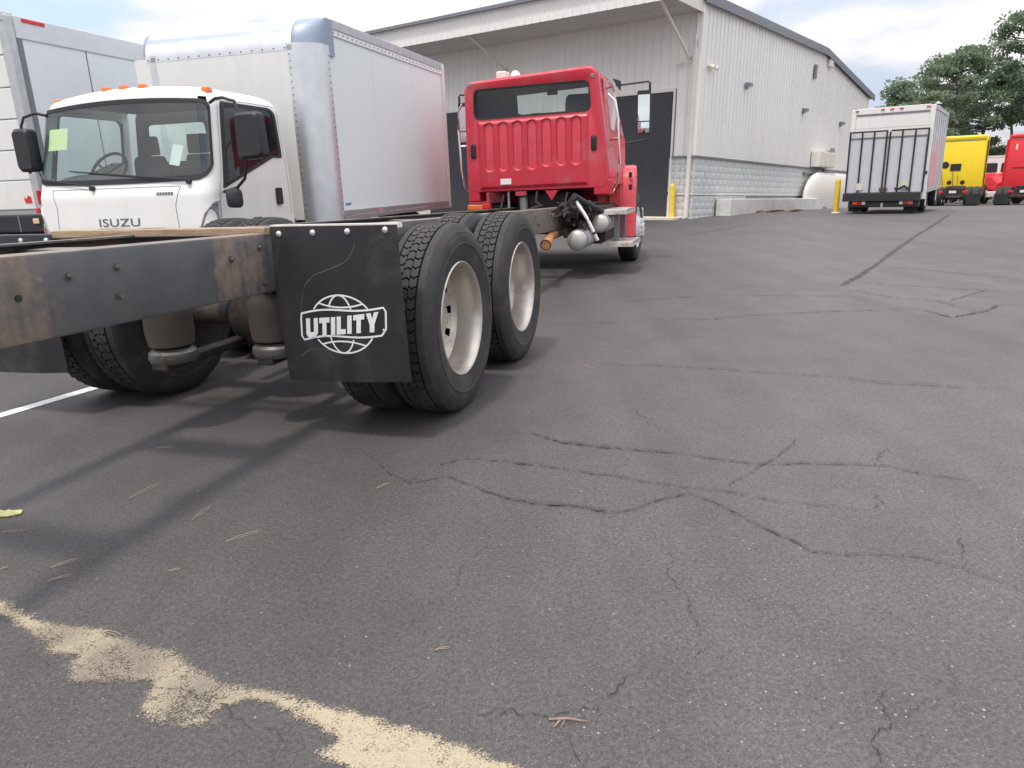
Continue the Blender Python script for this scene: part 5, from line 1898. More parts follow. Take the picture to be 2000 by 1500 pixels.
# mirrors
arm = MB().tube([(-1.60, .20, 2.10), (-1.62, .12, 2.13), (-1.70, -.02, 2.12), (-1.74, -.16, 2.08), (-1.75, -.20, 1.98), (-1.75, -.21, 1.55), (-1.73, -.16, 1.42), (-1.66, -.02, 1.345), (-1.60, .18, 1.31)], .014, 8)
MA = arm.build('mirror_arm', black_plastic, IC, smooth=True)
MB().loft([[(a, -.31 + y * k, 1.79 + z * k) for y, z in rpoly([(-.125, -.20), (.145, -.215), (.135, .19), (-.11, .19)], .045, 6)] for a, k in ((-1.82, .86), (-1.79, 1), (-1.72, 1), (-1.70, .96))], True, True, True).build('mirror_head', black_plastic, MA, smooth=True)
MB().loft([[(-1.66 + x, .02 + y * k, 1.25 + z * k) for y, z in rpoly([(-.075, -.09), (.075, -.09), (.075, .09), (-.075, .09)], .05, 6)] for x, k in ((-.06, .6), (-.04, .95), (0, 1), (.02, .9))], True, True, True).build('lower_mirror', black_plastic, MA, smooth=True)
arm = MB().tube([(-1.55, 2.12, 2.09), (-1.62, 2.22, 2.12), (-1.68, 2.31, 2.08), (-1.70, 2.34, 2.0), (-1.70, 2.35, 1.55)], .014, 8)
MA = arm.build('mirror_arm', black_plastic, IC, smooth=True)
MB().loft([[(a, 2.33 + y * k, 1.775 + z * k) for y, z in rpoly([(-.10, -.21), (.10, -.21), (.10, .20), (-.10, .20)], .045, 6)] for a, k in ((-1.76, .86), (-1.73, 1), (-1.66, 1), (-1.64, .95))], True, True, True).build('mirror_head', black_plastic, MA, smooth=True)

# chassis and wheels
MB().box(-1.6, 4.1, .80, .88, .62, .84).box(-1.6, 4.1, 1.55, 1.63, .62, .84).build('frame_rail', dark_steel, IZ)
S_ = .47 / .55
tm_small = tyre_mesh(.47, .22, False)
rim_small = MB().lathe([(.026, .272), (.012, .276), (.01, .268), (.03, .255), (.10, .245), (.13, .2)], n=40).build('rim', rim_white, smooth=True, mesh_only=True)
disc_small = MB().lathe([(.12, .22), (.11, .16), (.09, .12), (.04, .11), (.02, .08), (.015, .002)], n=32).build('wheel', rim_white, smooth=True, mesh_only=True)
for a, bs in ((-1.10, ((.24, False), (2.22, True))), (2.75, ((.12, False), (.62, True), (1.84, False), (2.34, True)))):
    for b, fl_ in bs:
        wheel(IZ, a, b, .465, fl_, tm_small, disc_small, rim_small)
    MB().cyl((a, .4, .46), (a, 2.05, .46), .06, .06, 12).build('axle', dark_steel, IZ)
arch = MB()
for s0, s1 in ((.19, .30), (2.16, 2.275)):
    arch.loft([[(-1.10 + .575 * math.cos(R(q)), s, .47 + .575 * math.sin(R(q))) for q in range(0, 181, 10)] for s in (s0, s1)], False)
arch.build('wheel_arch', black_plastic, IZ)

# the box
def box_ring(z, ra):
    q0 = .02 + ra
    pts = [(3.98, .012), (.31, .012)]
    R0 = .285
    pts += [(.31 - R0 * math.sin(R(q)) + ra, .012 + R0 - R0 * math.cos(R(q))) for q in range(10, 91, 10)]
    pts += [(.31 - R0 * math.sin(R(q)) + ra, 2.388 - R0 + R0 * math.cos(R(q))) for q in range(90, 9, -10)]
    pts += [(.31, 2.388), (3.98, 2.388)]
    return [(a, b, z) for a, b in pts]


BX = MB().loft([box_ring(.99, 0), box_ring(2.84, 0)] + [box_ring(2.84 + .29 * math.sin(R(q)), .28 * (1 - math.cos(R(q)))) for q in range(10, 91, 10)], True, True, True).build('cargo_box', white_gloss, IZ, smooth=True)
fp = MB().box(.0, .019, .27, 2.37, .96, 2.83).build('front_panel', white_paint, BX)
rad = .27
vp = MB()
arcp = lambda r: [(rad - r * math.sin(R(q)), rad - .01 - r * math.cos(R(q))) for q in range(0, 91, 9)]
o1, o2 = arcp(rad + .002), arcp(rad - .02)
vp.loft([[(a, b, z) for a, b in [(rad + .06, -.012)] + o1 + [(-.002, .33), (.01, .33)] + o2[::-1] + [(rad + .06, .0)]] for z in (.93, 2.86)], True, True, True)
vp.build('corner_post', alu, BX, smooth=True)
vp = MB().loft([[(a, 2.4 - b, z) for a, b in [(rad + .06, -.012)] + o1 + [(-.002, .33), (.01, .33)] + o2[::-1] + [(rad + .06, .0)]] for z in (.93, 2.86)], True, True, True)
vp.build('corner_post', alu, BX, smooth=True)
tr = MB()
arct = lambda r: [(.31 - r * math.cos(R(q)), 2.84 + r * math.sin(R(q))) for q in range(0, 91, 7)]
prof = [(-.002, 2.79)] + [(a, z) for a, z in arct(.312)] + [(.45, 3.152), (.45, 3.14)] + [(a, z) for a, z in arct(.295)][::-1] + [(.015, 2.79)]
tr.loft([[(a, b, z) for a, z in prof] for b in (.26, 2.20)], True, True, True)
tr.build('front_radius_rail', alu_rail, BX, smooth=True)
# cast corner caps wrapped over the upper corners
def cap(mirror):
    rings = []
    for q in [-14, -7, 0] + list(range(10, 91, 10)):
        z = 2.84 + (.306 * math.sin(R(q)) if q > 0 else .006 * q)
        ra = .285 * (1 - math.cos(R(max(q, 0))))
        R0 = .30
        pts = [(.46, -.010)]
        pts += [(.31 - R0 * math.sin(R(p)) + ra * math.sin(R(p)), -.010 + R0 - R0 * math.cos(R(p))) for p in range(0, 91, 9)]
        pts += [(.010 + ra, .33)]
        rings.append([(a, 2.4 - b if mirror else b, z) for a, b in pts])
    return MB().loft(rings, False).build('corner_cap', cap_grey, BX, smooth='all')


cap(False)
cap(True)
MB().box(.45, 4.0, -.012, .06, 3.05, 3.155).build('top_rail', alu_dull, BX, bevel=.008)
MB().box(.33, 3.93, -.004, .011, 2.985, 3.05).build('rivet_strip', white_gloss, BX)
rv = MB()
rme = [(.36 + .115 * q, -.0115, 3.03) for q in range(31)]
for (a, b, z) in rme:
    rv.cyl((a, -.003, z - .012), (a, -.010, z - .012), .011, .008, 6)
for q in range(26):
    rv.cyl((.30, -.012, 1.0 + q * .07), (.30, -.019, 1.0 + q * .07), .008, .006, 6)
    rv.cyl((-.003, .30, 1.0 + q * .07), (-.010, .30, 1.0 + q * .07), .008, .006, 6)
for q in range(14):
    rv.cyl((-.003, .35 + q * .14, 2.815), (-.011, .35 + q * .14, 2.815), .010, .007, 6)
tag(rv.build('rivet', trim_grey, BX), kind='stuff')
br = MB().box(.30, 4.0, -.016, .0, .985, 1.045).box(.30, 4.0, -.012, .02, .93, .98)
br.build('bottom_rail', alu_dull, BX, bevel=.004)
MB().box(3.90, 4.0, -.018, .02, .93, 3.14).build('rear_post', white_paint, BX, bevel=.006)
MB().box(1.25, 1.42, -.0175, -.0165, 1.0, 1.03).build('reflective_tape', mat('faded_tape', lin(214, 150, 148), .5), BX)
MB().box(.42, .56, .0105, .0115, 1.10, 1.13).build('small_sticker', mat('blue_print', lin(120, 140, 185), .5), BX)
MB().box(1.45, 1.462, .009, .0116, 1.05, 2.98).box(2.70, 2.712, .009, .0116, 1.05, 2.98).build('panel_joint', white_gloss, BX)
MB().box(-.35, .0, .45, 1.95, .86, .98).box(-.05, .35, .3, 2.1, .80, .93).build('sub_frame', trim_grey, IZ)

# ------------------------------------------------------------------ tall box truck at the left edge
BT = thing('box_truck', 'tall white box truck at the left edge, grey corner post and dark bumper', 'truck',
           heading(-2.04357193, 8.47683279, 0, 16.2) @ Matrix.Translation((-.70, 3.4, 0)))
BB = MB().box(.03, 6.5, .0, 2.45, 1.17, 3.24).build('cargo_box', mat('grey_white_panel', lin(224, 227, 228), 0.4, var=.02, coat=.1), BT)
MB().box(-.02, .10, -.015, .10, 1.14, 3.30).build('corner_post', alu_dull, BB, bevel=.02)
MB().box(.105, .17, -.012, .05, 1.14, 3.28).build('post_trim', trim_grey, BB, bevel=.005)
MB().box(.10, 6.5, -.018, .07, 3.06, 3.30).build('top_rail', mat('rail_paint', lin(212, 214, 218), 0.4, var=.05), BB, bevel=.01)
MB().box(-.03, .12, .0, 2.45, 3.22, 3.32).build('rear_header', alu_dull, BB, bevel=.01)
MB().box(.10, 6.5, -.015, .05, 1.14, 1.22).build('bottom_rail', alu_dull, BB, bevel=.008)
for q in range(5):
    MB().box(1.05 + q * 1.15, 1.062 + q * 1.15, -.006, .01, 1.22, 3.06).build('panel_joint', trim_grey, BB)
for q in range(6):
    MB().box(-.005, .028, .105, 2.42, 1.185 + q * .34, 1.515 + q * .34).build('door_slat', white_paint, BB, bevel=.008)
for b in (.22, .9):
    MB().box(-.035, -.02, b, b + .12, 3.24, 3.29).build('marker_light', red_lens, BB, bevel=.01)
MB().box(.2, .5, -.028, -.018, 3.24, 3.28).build('side_marker', red_lens, BB, bevel=.004)
MB().prism([(.14, 1.26), (.24, 1.26), (.25, 1.33), (.22, 1.30), (.18, 1.345), (.145, 1.33)], -.012, -.0055, 'x').build('red_emblem', red_lens, BB)
MB().box(-.04, .02, .02, .08, 1.14, 1.20).build('red_reflector', red_lens, BB, bevel=.01)
tl = MB().box(-.06, .03, -.03, .0, 1.24, 1.40).build('side_bracket', red_lens, BB, bevel=.01)
un = MB().box(-.10, .06, -.12, 2.4, .92, 1.125).build('rear_bumper', black_plastic, BT, bevel=.015)
MB().box(-.115, -.10, -.02, .07, 1.02, 1.08).build('marker_light', mat('tan_lens', (0.72, 0.55, 0.30, 1), .3), un, bevel=.006)
MB().box(-.105, -.098, .28, .30, .93, 1.11).build('bumper_joint', trim_grey, un)
for b, fl_ in ((.1, False), (.75, True), (1.75, False), (2.4, True)):
    wheel(BT, 1.6, b, .52, fl_, tm_steer, disc_me, rim_me)
MB().box(.1, 6.4, .75, .83, .75, 1.0).box(.1, 6.4, 1.6, 1.68, .75, 1.0).cyl((1.6, .3, .52), (1.6, 2.2, .52), .07, .07, 10).build('frame_rail', dark_steel, BT)

# ------------------------------------------------------------------ box truck with a lift gate
lp = Vector((11.95, 22.25, gz(11.95, 22.25)))
LT = thing('lift_gate_truck', 'white box truck with black-barred lift gate folded up at its rear', 'truck', heading(lp.x, lp.y, lp.z, 35))
LB = MB().box(.06, 4.6, -.70, 1.47, .66, 3.06).build('cargo_box', mat('old_white_panel', lin(205, 206, 206), .35, var=.04, coat=.2), LT)
for b0, b1 in ((-.735, -.60), (1.37, 1.50)):
    MB().box(-.02, .10, b0, b1, .42, 3.08).build('rear_post', white_paint, LB, bevel=.012)
MB().box(-.02, .10, -.60, 1.37, 2.93, 3.10).build('rear_header', white_paint, LB, bevel=.012)
MB().box(-.012, .02, -.60, 1.37, 2.885, 2.93).build('header_gap', trim_grey, LB)
for q in range(6):
    s_ = MB().box(.0, .05, -.598, 1.368, .66 + q * .372, .66 + q * .372 + .366).build('door_slat', white_paint, LB, bevel=.006)
MB().box(.02, 4.62, -.725, -.69, 2.98, 3.09).box(.02, 4.62, 1.46, 1.495, 2.98, 3.09).build('top_rail', alu_dull, LB, bevel=.008)
MB().box(.1, 4.6, -.72, -.69, .60, .70).build('bottom_rail', alu_dull, LB)
MB().box(4.55, 4.66, -.73, 1.5, .6, 3.05).build('front_rail', alu_dull, LB, bevel=.02)
MB().box(.5, 2.6, -.7045, -.702, .75, 1.75).build('side_graphic', mat('pink_print', lin(222, 160, 168), .5, var=.15, vscale=6), LB)
for q in range(6):
    MB().box(.55 + q * .68, .565 + q * .68, -.707, -.70, .7, 2.98).build('panel_joint', trim_grey, LB)
for b in (-.55, .15, .40, .65, 1.35):
    MB().box(-.045, -.02, b - .05, b + .05, 3.02, 3.055).build('marker_light', red_lens, LB, bevel=.006)
for b in (-.68, 1.44):
    MB().box(-.05, -.02, b - .035, b + .035, 1.15, 1.23).build('gate_roller', black_plastic, LB, bevel=.01)
# gate: mesh platform panel with bars, leaning on its post
GA = MB().box(-.07, -.052, -.60, 1.47, .64, 2.24).build('lift_gate', mat('gate_plate', lin(198, 200, 204), .5, metal=.1, var=.07, vscale=12), LT)
for q, b in enumerate((-.64, -.30, .04, .37, .46, .80, 1.13, 1.47)):
    MB().box(-.125, -.07, b - .022, b + .022, .62, 2.40).build('gate_bar', black_plastic, GA, bevel=.005)
for b0, b1 in ((-.662, .348), (.438, 1.492)):
    MB().box(-.13, -.085, b0, b1, 2.40, 2.445).build('gate_top_bar', black_plastic, GA, bevel=.005)
MB().box(-.075, -.05, -.60, 1.47, 2.20, 2.26).build('gate_lip', trim_grey, GA)
MB().box(-.28, -.03, -.62, 1.51, .38, .625).build('gate_platform', black_plastic, GA, bevel=.015)
for b in (-.30, .95):
    MB().box(-.1265, -.1255, b + .04, b + .22, .72, .92).build('gate_sticker', mat('sticker_cream', lin(205, 200, 178), .6), GA)
hk = MB().box(-.16, -.125, .02, .10, .70, .78).tube([(-.14, .0, .72), (-.14, -.16, .82), (-.14, -.28, .72)], .035, 8)
hk.build('gate_latch', black_plastic, GA, bevel=.01)
MB().box(-.14, -.126, .30, .52, .66, .78).build('gate_hinge', bracket_tan, GA)
for b0, order in ((.86, 1), (-.44, -1)):
    tlg = MB().box(-.20, -.10, b0 - .02, b0 + .38, .265, .40).build('tail_light', black_plastic, LT, bevel=.01)
    xs_ = [(0.0, .09, white_lens), (.10, .22, red_lens), (.23, .36, amber)]
    for (u0, u1, m_) in xs_:
        if order > 0: lo_, hi_ = b0 + .0 + u0, b0 + u1
        else: lo_, hi_ = b0 + .36 - u1, b0 + .36 - u0
        MB().box(-.212, -.20, lo_, hi_, .285, .385).build('lamp_lens', m_, tlg, bevel=.004)
MB().box(-.18, .1, -.60, 1.35, .20, .37).build('rear_beam', black_plastic, LT, bevel=.02)
MB().box(-.19, -.15, .36, .43, .16, .33).build('hitch', alu_dull, LT, bevel=.01)
for b in (-.55, 1.0):
    MB().box(.12, .14, b, b + .38, .06, .36).build('mud_flap', black_rubber, LT)
for b, fl_ in ((-.66, False), (-.20, True), (.98, False), (1.44, True)):
    wheel(LT, 1.1, b, .42, fl_, tm_small, disc_small, rim_small).scale = (.9, .95, .9)
wheel(LT, 4.9, -.62, .42, False, tm_small, disc_small, rim_small).scale = (.9, .95, .9)
wheel(LT, 4.9, 1.40, .42, True, tm_small, disc_small, rim_small).scale = (.9, .95, .9)
MB().box(.1, 5.6, .0, .08, .42, .62).box(.1, 5.6, .75, .83, .42, .62).cyl((1.1, -.4, .42), (1.1, 1.2, .42), .08, .08, 10).build('frame_rail', dark_steel, LT)
MB().loft([[(a, b, z) for b, z in rpoly([(-.55, .5), (1.32, .5), (1.25, 2.2), (-.48, 2.2)], .1, 5)] for a in (4.75, 6.2)], True, True, True).build('cab', white_paint, LT, smooth=True)


# ------------------------------------------------------------------ sleeper tractors at the far side
def sleeper(label, px, py, D, hd, m, details, width=2.45, height=3.75, name='sleeper_tractor'):
    d = FW * FPX + (px - 1000) * RT - (py - 750) * UP
    P = EYE + d * (D / (d @ FW))
    root = thing(name, label, 'truck', heading(P[0], P[1], gz(P[0], P[1]), hd), 'tractors parked beyond the warehouse')
    w = width / 2
    h = height
    c = MB()
    rings = []
    for a, k, hh in ((0.0, .965, h - .16), (.05, 1.0, h - .10), (.5, 1.0, h), (1.6, 1.0, h + .02), (2.3, .97, h - .25), (2.9, .9, h - 1.15)):
        rings.append([(a, b, z) for b, z in rpoly([(-w * k, .95), (w * k, .95), (w * k * .97, hh), (-w * k * .97, hh)], [.08, .08, .16, .16], 6)])
    c.loft(rings, True, True, True)
    cab = c.build('sleeper_cab', m, root, smooth=True)
    MB().loft([[(a, b, z) for b, z in rpoly([(-w * .9, .95), (w * .9, .95), (w * .8, 2.0), (-w * .8, 2.0)], .2, 6)] for a in (2.9, 3.6, 4.8)], True, True, True).build('hood', m, root, smooth=True)
    MB().box(-.03, .03, -w * .93, w * .93, h - .22, h - .08).build('roof_fairing_edge', m, cab, bevel=.02)
    MB().box(-.012, .0, -w * .9, w * .9, h - .30, h - .27).build('panel_joint', trim_grey, cab)
    for s_ in (-1, 1):
        MB().box(.02, .7, s_ * w - .02 * s_ - .015, s_ * w + .02 * s_ + .015, 1.0, h - .3).build('side_extender', black_plastic if s_ < 0 and details else m, cab, bevel=.01)
    if details:
        # all on the back wall of the cab
        MB().lathe([(0, .19), (-.02, .18), (-.025, .01)], (-.0, .80, 2.20), 'x', 20).build('round_port', black_plastic, cab)
        MB().box(-.03, .0, -.02 + .05, .55, 1.88, 2.26).build('rear_window', glass_dark if False else black_plastic, cab, bevel=.03)
        for b in (.52, -.12):
            MB().lathe([(0, .12), (-.02, .11), (-.025, .01)], (-.0, b, 1.25), 'x', 16).build('round_port', black_plastic, cab)
        MB().tube([(-.04, .95, 1.9), (-.1, .9, 1.5), (-.08, .8, 1.1)], .02, 6).tube([(-.04, .4, 1.85), (-.1, .36, 1.4), (-.06, .3, 1.05)], .02, 6).tube([(-.04, .15, 1.65), (-.1, .1, 1.4), (-.06, .1, 1.05)], .015, 6).build('air_line', trim_grey, cab, smooth=True)
    else:
        MB().box(-.02, .0, .25, .85, 2.0, 2.04).build('cab_vent', black_plastic, cab)
        MB().lathe([(0, .32), (-.02, .30), (-.025, .01)], (-.0, -.35, 1.45), 'x', 20).build('round_port', black_plastic, cab)
        MB().box(-.02, .0, .75, .83, 3.0, 3.3).build('white_decal', paper_white, cab)
    MB().box(-3.6, 3.5, -.43, -.35, .72, 1.0).box(-3.6, 3.5, .35, .43, .72, 1.0).box(-3.62, -3.5, -.43, .43, .70, 1.0).build('frame_rail', dark_steel, root)
    MB().loft([[(a, b, .0 + z) for b, z in rpoly([(-.45, 0), (.45, 0), (.45, .08), (-.45, .08)], .02, 3)] for a, z in ((-2.6, 0),)], True, True)
    fw = MB().lathe([(1.02, .48), (1.10, .46), (1.12, .05)], (-2.2, 0, 0), 'z', 20, True, True)
    fw.build('fifth_wheel', dark_steel, root)
    for a in (-1.55, -2.85):
        for b, fl_ in ((-w, False), (-w + .6, True), (w - .6, False), (w, True)):
            wheel(root, a, b, .52, fl_, tm_steer, disc_me, rim_me)
        MB().cyl((a, -w + .3, .52), (a, w - .3, .52), .1, .1, 10).build('axle', dark_steel, root)
    for b, fl_ in ((-w, False), (w, True)):
        wheel(root, 3.9, b, .52, fl_, tm_steer, sdm, rim_steer)
    MB().box(.2, 2.6, -w * .95, w * .95, .40, .95).build('fuel_tank', trim_grey, root, bevel=.1)
    for s_ in (-1, 1):
        MB().box(-3.66, -3.62, s_ * .95 - .32, s_ * .95 + .32, .2, .72).build('mud_flap', black_rubber, root)
        MB().box(-3.68, -3.62, s_ * .55 - .12, s_ * .55 + .12, .78, .9).build('tail_light', red_lens, root, bevel=.01)
    MB().box(-3.66, -3.6, -.16, .16, .78, .90).build('plate_lamp', white_lens, root)
    return root


sleeper('bright yellow tractor with tall sleeper cab between white lift truck and red tractor', 1870, 390, 40, 36, yellow_paint, True, 2.2)
sleeper('bright red tractor with tall sleeper cab at the right edge of the picture', 2004, 388, 40, 38, red_far, False, 2.5, 3.85)


# white day cab with a red hood, facing the camera
def daycab(px, py, D, hd):
    d = FW * FPX + (px - 1000) * RT - (py - 750) * UP
    P = EYE + d * (D / (d @ FW))
    root = thing('day_cab_truck', 'small distant white cab with red hood seen between the yellow and red tractors', 'truck', heading(P[0], P[1], gz(P[0], P[1]), hd))
    c = MB().loft([[(a, b, z) for b, z in rpoly([(-1.1, 1.1), (1.1, 1.1), (.98, 2.95), (-.98, 2.95)], [.05, .05, .2, .2], 6)] for a in (-1.2, 0)], True, True, True).build('cab', white_paint, root, smooth=True)
    for b in (-.5, .5):
        MB().loft([[(.0 + x, b + y, z) for y, z in rpoly([(-.40, 2.0), (.40, 2.0), (.38, 2.6), (-.38, 2.6)], .1, 5)] for x in (-.02, .02)], True, True, True).build('windshield', black_plastic, c)
    MB().loft([[(a, b, z) for b, z in rpoly([(-wd, .8), (wd, .8), (wd * .8, zt), (-wd * .8, zt)], .2, 6)] for a, wd, zt in ((0.0, 1.0, 1.95), (.9, .9, 1.75), (1.5, .75, 1.4))], True, True, True).build('hood', red_far, root, smooth=True)
    MB().box(1.35, 1.6, -1.2, 1.2, .5, .85).build('bumper', white_paint, root, bevel=.05)
    MB().box(-1.2, .6, -1.15, 1.15, .9, 1.15).build('fender', white_paint, root, bevel=.05)
    for b, fl_ in ((-1.15, False), (1.15, True)):
        wheel(root, .7, b, .52, fl_, tm_steer, sdm, rim_steer)
    for b, fl_ in ((-1.15, False), (1.15, True)):
        wheel(root, -4.0, b, .52, fl_, tm_steer, disc_me, rim_me)
    MB().box(-5, 1.3, -.4, .4, .6, .95).build('frame_rail', dark_steel, root)
    MB().box(-.1, .02, -.8, .8, 2.95, 3.05).build('sun_visor', trim_cream, c, bevel=.02)


daycab(1942, 392, 47, 190)


# ------------------------------------------------------------------ trees
def leaf_material(name, c0, c1):
    m = bpy.data.materials.new(name)
    m.use_nodes = True
    t = m.node_tree
    b = t.nodes['Principled BSDF']
    b.inputs['Roughness'].default_value = 0.65
    b.inputs['Specular IOR Level'].default_value = 0.25
    co = N(t, 'ShaderNodeTexCoord')
    n = N(t, 'ShaderNodeTexNoise', ins={'Scale': 0.9, 'Detail': 5.0, 'Roughness': 0.7})
    t.links.new(co.outputs['Object'], n.inputs['Vector'])
    r = N(t, 'ShaderNodeValToRGB')
    r.color_ramp.elements[0].position = .34
    r.color_ramp.elements[0].color = c0
    r.color_ramp.elements[1].position = .66
    r.color_ramp.elements[1].color = c1
    t.links.new(n.outputs[0], r.inputs[0])
    t.links.new(r.outputs[0], b.inputs['Base Color'])
    tr = N(t, 'ShaderNodeBsdfTranslucent')
    t.links.new(r.outputs[0], tr.inputs['Color'])
    ms = N(t, 'ShaderNodeMixShader', ins={0: 0.3})
    o = t.nodes['Material Output']
    t.links.new(b.outputs[0], ms.inputs[1])
    t.links.new(tr.outputs[0], ms.inputs[2])
    t.links.new(ms.outputs[0], o.inputs[0])
    return m


pine_leaf = leaf_material('pine_needles', (0.11, 0.17, 0.11, 1), (0.255, 0.32, 0.205, 1))
broad_leaf = leaf_material('broad_leaves', (0.10, 0.155, 0.065, 1), (0.22, 0.275, 0.12, 1))
bark = mat('bark', (0.16, 0.12, 0.10, 1), 0.9, var=.3, vscale=5, stretch=(1, 1, .2), bump=.5, bscale=12)


def rnd_dir(rn):
    z = rn.uniform(-1, 1); a = rn.uniform(0, 6.283)
    r_ = math.sqrt(1 - z * z)
    return Vector((r_ * math.cos(a), r_ * math.sin(a), z))


def tree(px, D, H, rad, crown_lo, clumps, seed, label, group, name='pine_tree', leaf=None, tuft=(.16, .34), per=195, trunk_r=.22, lean=0.0):
    rn = random.Random(seed)
    d = FW * FPX + (px - 1000) * RT - (400 - 750) * UP
    P = EYE + d * (D / (d @ FW))
    base = Vector((P[0], P[1], gz(P[0], P[1]) - .1))
    root = thing(name, label, 'tree', Matrix.Translation(base), group)
    top = Vector((lean, 0, H * .93))
    tp = []
    n = 9
    wob = [Vector((rn.uniform(-.15, .15), rn.uniform(-.15, .15), 0)) * (i / n) * 2 for i in range(n + 1)]
    for i in range(n + 1):
        tp.append(top * (i / n) + wob[i])
    tk_ = MB().tube(tp, [trunk_r * (1.25 if i == 0 else 1) * (1 - .85 * i / n) for i in range(n + 1)], 9)
    lm_ = MB()
    lv = MB()
    for c in range(clumps):
        f = rn.random() ** .85
        h = H * (crown_lo + (1 - crown_lo) * f)
        k = (h / H - crown_lo) / (1 - crown_lo)
        prof = math.sqrt(max(0.0, 1 - (1.55 * (k - .38)) ** 2)) if k > .38 else .55 + .45 * k / .38
        a = rn.uniform(0, 6.283)
        rr_ = rad * prof * math.sqrt(rn.uniform(.12, 1))
        tpos = top * min(1, max(0.05, (h - rr_ * .25) / (H * .93)))
        cpos = Vector((top.x * h / H + rr_ * math.cos(a), rr_ * math.sin(a), h))
        midp = (tpos + cpos) / 2 + Vector((0, 0, -.15 * rr_ * .3))
        lm_.tube([tpos, midp, cpos], [.07 * trunk_r / .22, .045, .02], 5, False)
        cr_ = rn.uniform(.45, 1.0) * rad * .30
        for q in range(int(per * rn.uniform(.6, 1.3))):
            v = rnd_dir(rn) * (rn.random() ** .45)
            p = cpos + Vector((v.x * cr_ * 1.25, v.y * cr_ * 1.25, v.z * cr_ * .62 + abs(v.x * v.y) * .1))
            s = rn.uniform(*tuft)
            e1 = rnd_dir(rn); e2 = e1.cross(rnd_dir(rn)).normalized()
            e1 = e1 * s; e2 = e2 * s * .32
            lv.add([p - e1 * .5, p + e2, p + e1 * .5, p - e2 * .7], [(0, 1, 2, 3)])
    T = tk_.build('trunk', bark, root, smooth=True)
    lm_.build('limb', bark, T)
    lv.build('crown', leaf or pine_leaf, root)
    return root


G_ = 'pines beyond the yard'
tree(1755, 52, 8.3, 2.9, .30, 46, 1, 'lower bushy pine just right of the warehouse roof end, behind the lift gate truck', G_)
tree(1800, 60, 10.2, 3.0, .34, 44, 21, 'mid-height pine between the roof-end pine and the round-topped pine', G_)
tree(1840, 55, 10.9, 3.3, .42, 58, 2, 'round-topped pine rising above the white lift gate truck', G_)
tree(1893, 60, 11.6, 3.0, .30, 52, 3, 'pointed pine above the yellow tractor', G_, lean=.4)
tree(1984, 56, 14.2, 3.6, .44, 64, 4, 'tallest pine at the right edge above the red tractor', G_, trunk_r=.3)
tree(1958, 62, 11.0, 2.2, .52, 26, 5, 'thin pine with bare forked trunk left of the tallest pine', G_, trunk_r=.2, lean=-.6)
tree(2060, 58, 15.0, 3.8, .35, 56, 6, 'dense pine just outside the right edge behind the tallest pine', G_, trunk_r=.3)
tree(1845, 66, 6.2, 3.4, .08, 30, 8, 'low light green tree showing behind the yellow tractor roof', 'low trees behind the tractors', 'broadleaf_tree', broad_leaf, (.15, .32), 200)
tree(1915, 70, 5.4, 3.2, .08, 26, 9, 'low light green tree between the yellow and red tractors', 'low trees behind the tractors', 'broadleaf_tree', broad_leaf, (.15, .32), 200)
tree(2010, 70, 6.0, 3.4, .08, 28, 10, 'low light green tree behind the red tractor', 'low trees behind the tractors', 'broadleaf_tree', broad_leaf, (.15, .32), 200)
tree(1770, 72, 5.8, 3.6, .08, 28, 12, 'low light green tree hidden behind the lift gate truck', 'low trees behind the tractors', 'broadleaf_tree', broad_leaf, (.15, .32), 200)
# far wood closing the view
wd = MB()
rn = random.Random(77)
for q in range(15000):
    x = rn.uniform(18, 130); y = 96 - .25 * (x - 40) + rn.uniform(-4, 4)
    hgt = 4.2 + 1.6 * noise.noise(Vector((x * .15, 3.1, 0))) + .8 * noise.noise(Vector((x * .6, 1.1, 0)))
    p = Vector((x, y, gz(x, y) + hgt * rn.random() ** .7))
    s = rn.uniform(.35, .8)
    e1 = rnd_dir(rn); e2 = e1.cross(rnd_dir(rn)).normalized()
    e1 = e1 * s; e2 = e2 * s * .6
    wd.add([p - e1 * .5, p + e2, p + e1 * .5, p - e2], [(0, 1, 2, 3)])
tag(wd.build('far_wood', broad_leaf), 'hazy green wood closing the yard behind the tractors', kind='stuff')

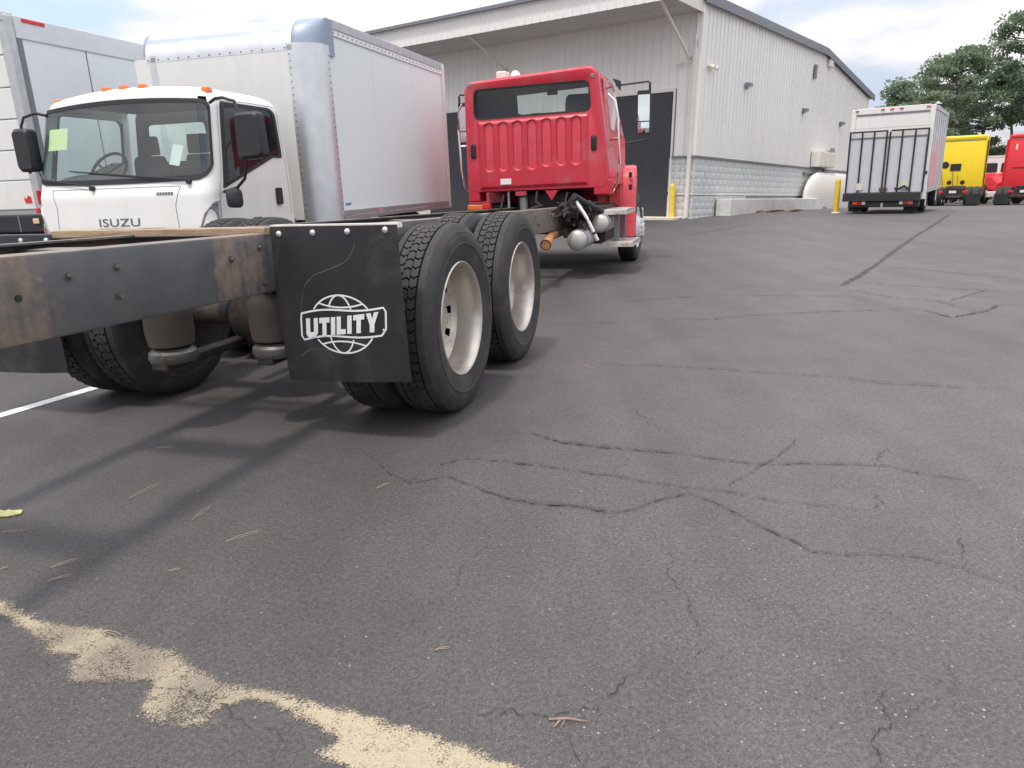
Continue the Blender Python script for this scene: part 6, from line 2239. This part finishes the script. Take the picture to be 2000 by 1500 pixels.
# ------------------------------------------------------------------ litter
needle_mat = mat('dry_pine_needle', (0.42, 0.28, 0.20, 1), 0.8, var=.25, vscale=30)
NE = [((253, 975), (315, 945), 'longest reddish pine needle on the asphalt under the frame shadow'),
      ((375, 1018), (413, 990), 'pine needle on the dark strip of frame shadow'),
      ((92, 1138), (143, 1124), 'pale pine needle just above the faded yellow line'),
      ((2, 1042), (55, 1037), 'pine needle below the yellow leaf at the left edge'),
      ((0, 1114), (16, 1110), 'short pine needle at the left edge above the faded yellow line'),
      ((100, 1111), (152, 1093), 'faint pine needle along the crack at lower left'),
      ((305, 877), (340, 876), 'short pine needle on the crossbar shadow'),
      ((735, 956), (762, 945), 'pale pine needle left of the cracked patch'),
      ((850, 1272), (880, 1267), 'small pine needle right of centre above the faded line'),
      ((328, 1118), (354, 1113), 'small pine needle in front of the frame shadow end'),
      ((440, 1060), (512, 1038), 'faint long pine needle on plain asphalt left of centre'),
      ((1138, 715), (1165, 722), 'pine needle lying right of the rear wheels'),
      ((200, 1235), (238, 1243), 'tan chip of needle on the upper edge of the faded line')]
for q, (a, b, lab) in enumerate(NE):
    p0, p1 = at(*a, .005), at(*b, .005)
    c = (p0 + p1) / 2
    dd = p1 - p0
    nn = Vector((-dd.y, dd.x, 0)) * .06
    m_ = MB().tube([p0 - c, (p0 - c) * .4 + nn + Vector((0, 0, .003)), (p1 - c) * .45 + nn * .9 + Vector((0, 0, .003)), p1 - c], [.0007, .001, .001, .0006], 5)
    m_.tube([p0 - c, (p0 - c) * .3 - nn * .6 + Vector((0, 0, .002)), (p1 - c) * .7 - nn * .9], [.0006, .0009, .0006], 5)
    o = m_.build('pine_needle', needle_mat, None)
    o.location = c
    tag(o, lab, 'pine needle', 'dry pine needles on the asphalt')
p0, p1 = at(1072, 1408, .005), at(1146, 1412, .005)
m_ = MB().tube([p0, p0.lerp(p1, .5) + Vector((0, 0, .006)), p1], [.0025, .003, .002], 6).tube([p0.lerp(p1, .3), at(1082, 1424, .006)], [.003, .002], 6).tube([p0.lerp(p1, .42), at(1095, 1425, .004)], [.002, .001], 6)
tag(m_.build('twig', mat('twig_bark', (0.26, 0.18, 0.14, 1), .85, var=.3, vscale=30)), 'reddish twig lying on the crack at bottom centre', 'twig')
# curled leaf at the left edge
pts = [(-30, 1003), (-5, 998), (10, 1003), (20, 999), (30, 1002), (45, 1000), (42, 1005), (28, 1009), (12, 1011), (-5, 1012), (-30, 1014)]
P = [at(*q) for q in pts]
c = sum(P, Vector()) / len(P)
n = len(P)
V = [p + Vector((0, 0, .006 + .006 * (i % 2))) for i, p in enumerate(P)] + [c + Vector((0, 0, .018))]
V += [p + Vector((0, 0, .004)) for p in P]
tag(MB().add(V, [(i, (i + 1) % n, n) for i in range(n)] + [(i, (i + 1) % n, n + 1 + (i + 1) % n, n + 1 + i) for i in range(n)]).build('leaf', mat('yellow_leaf', (0.46, 0.45, 0.20, 1), .7, var=.2, vscale=40)), 'yellow green curled leaf at the left edge on the asphalt', 'leaf')
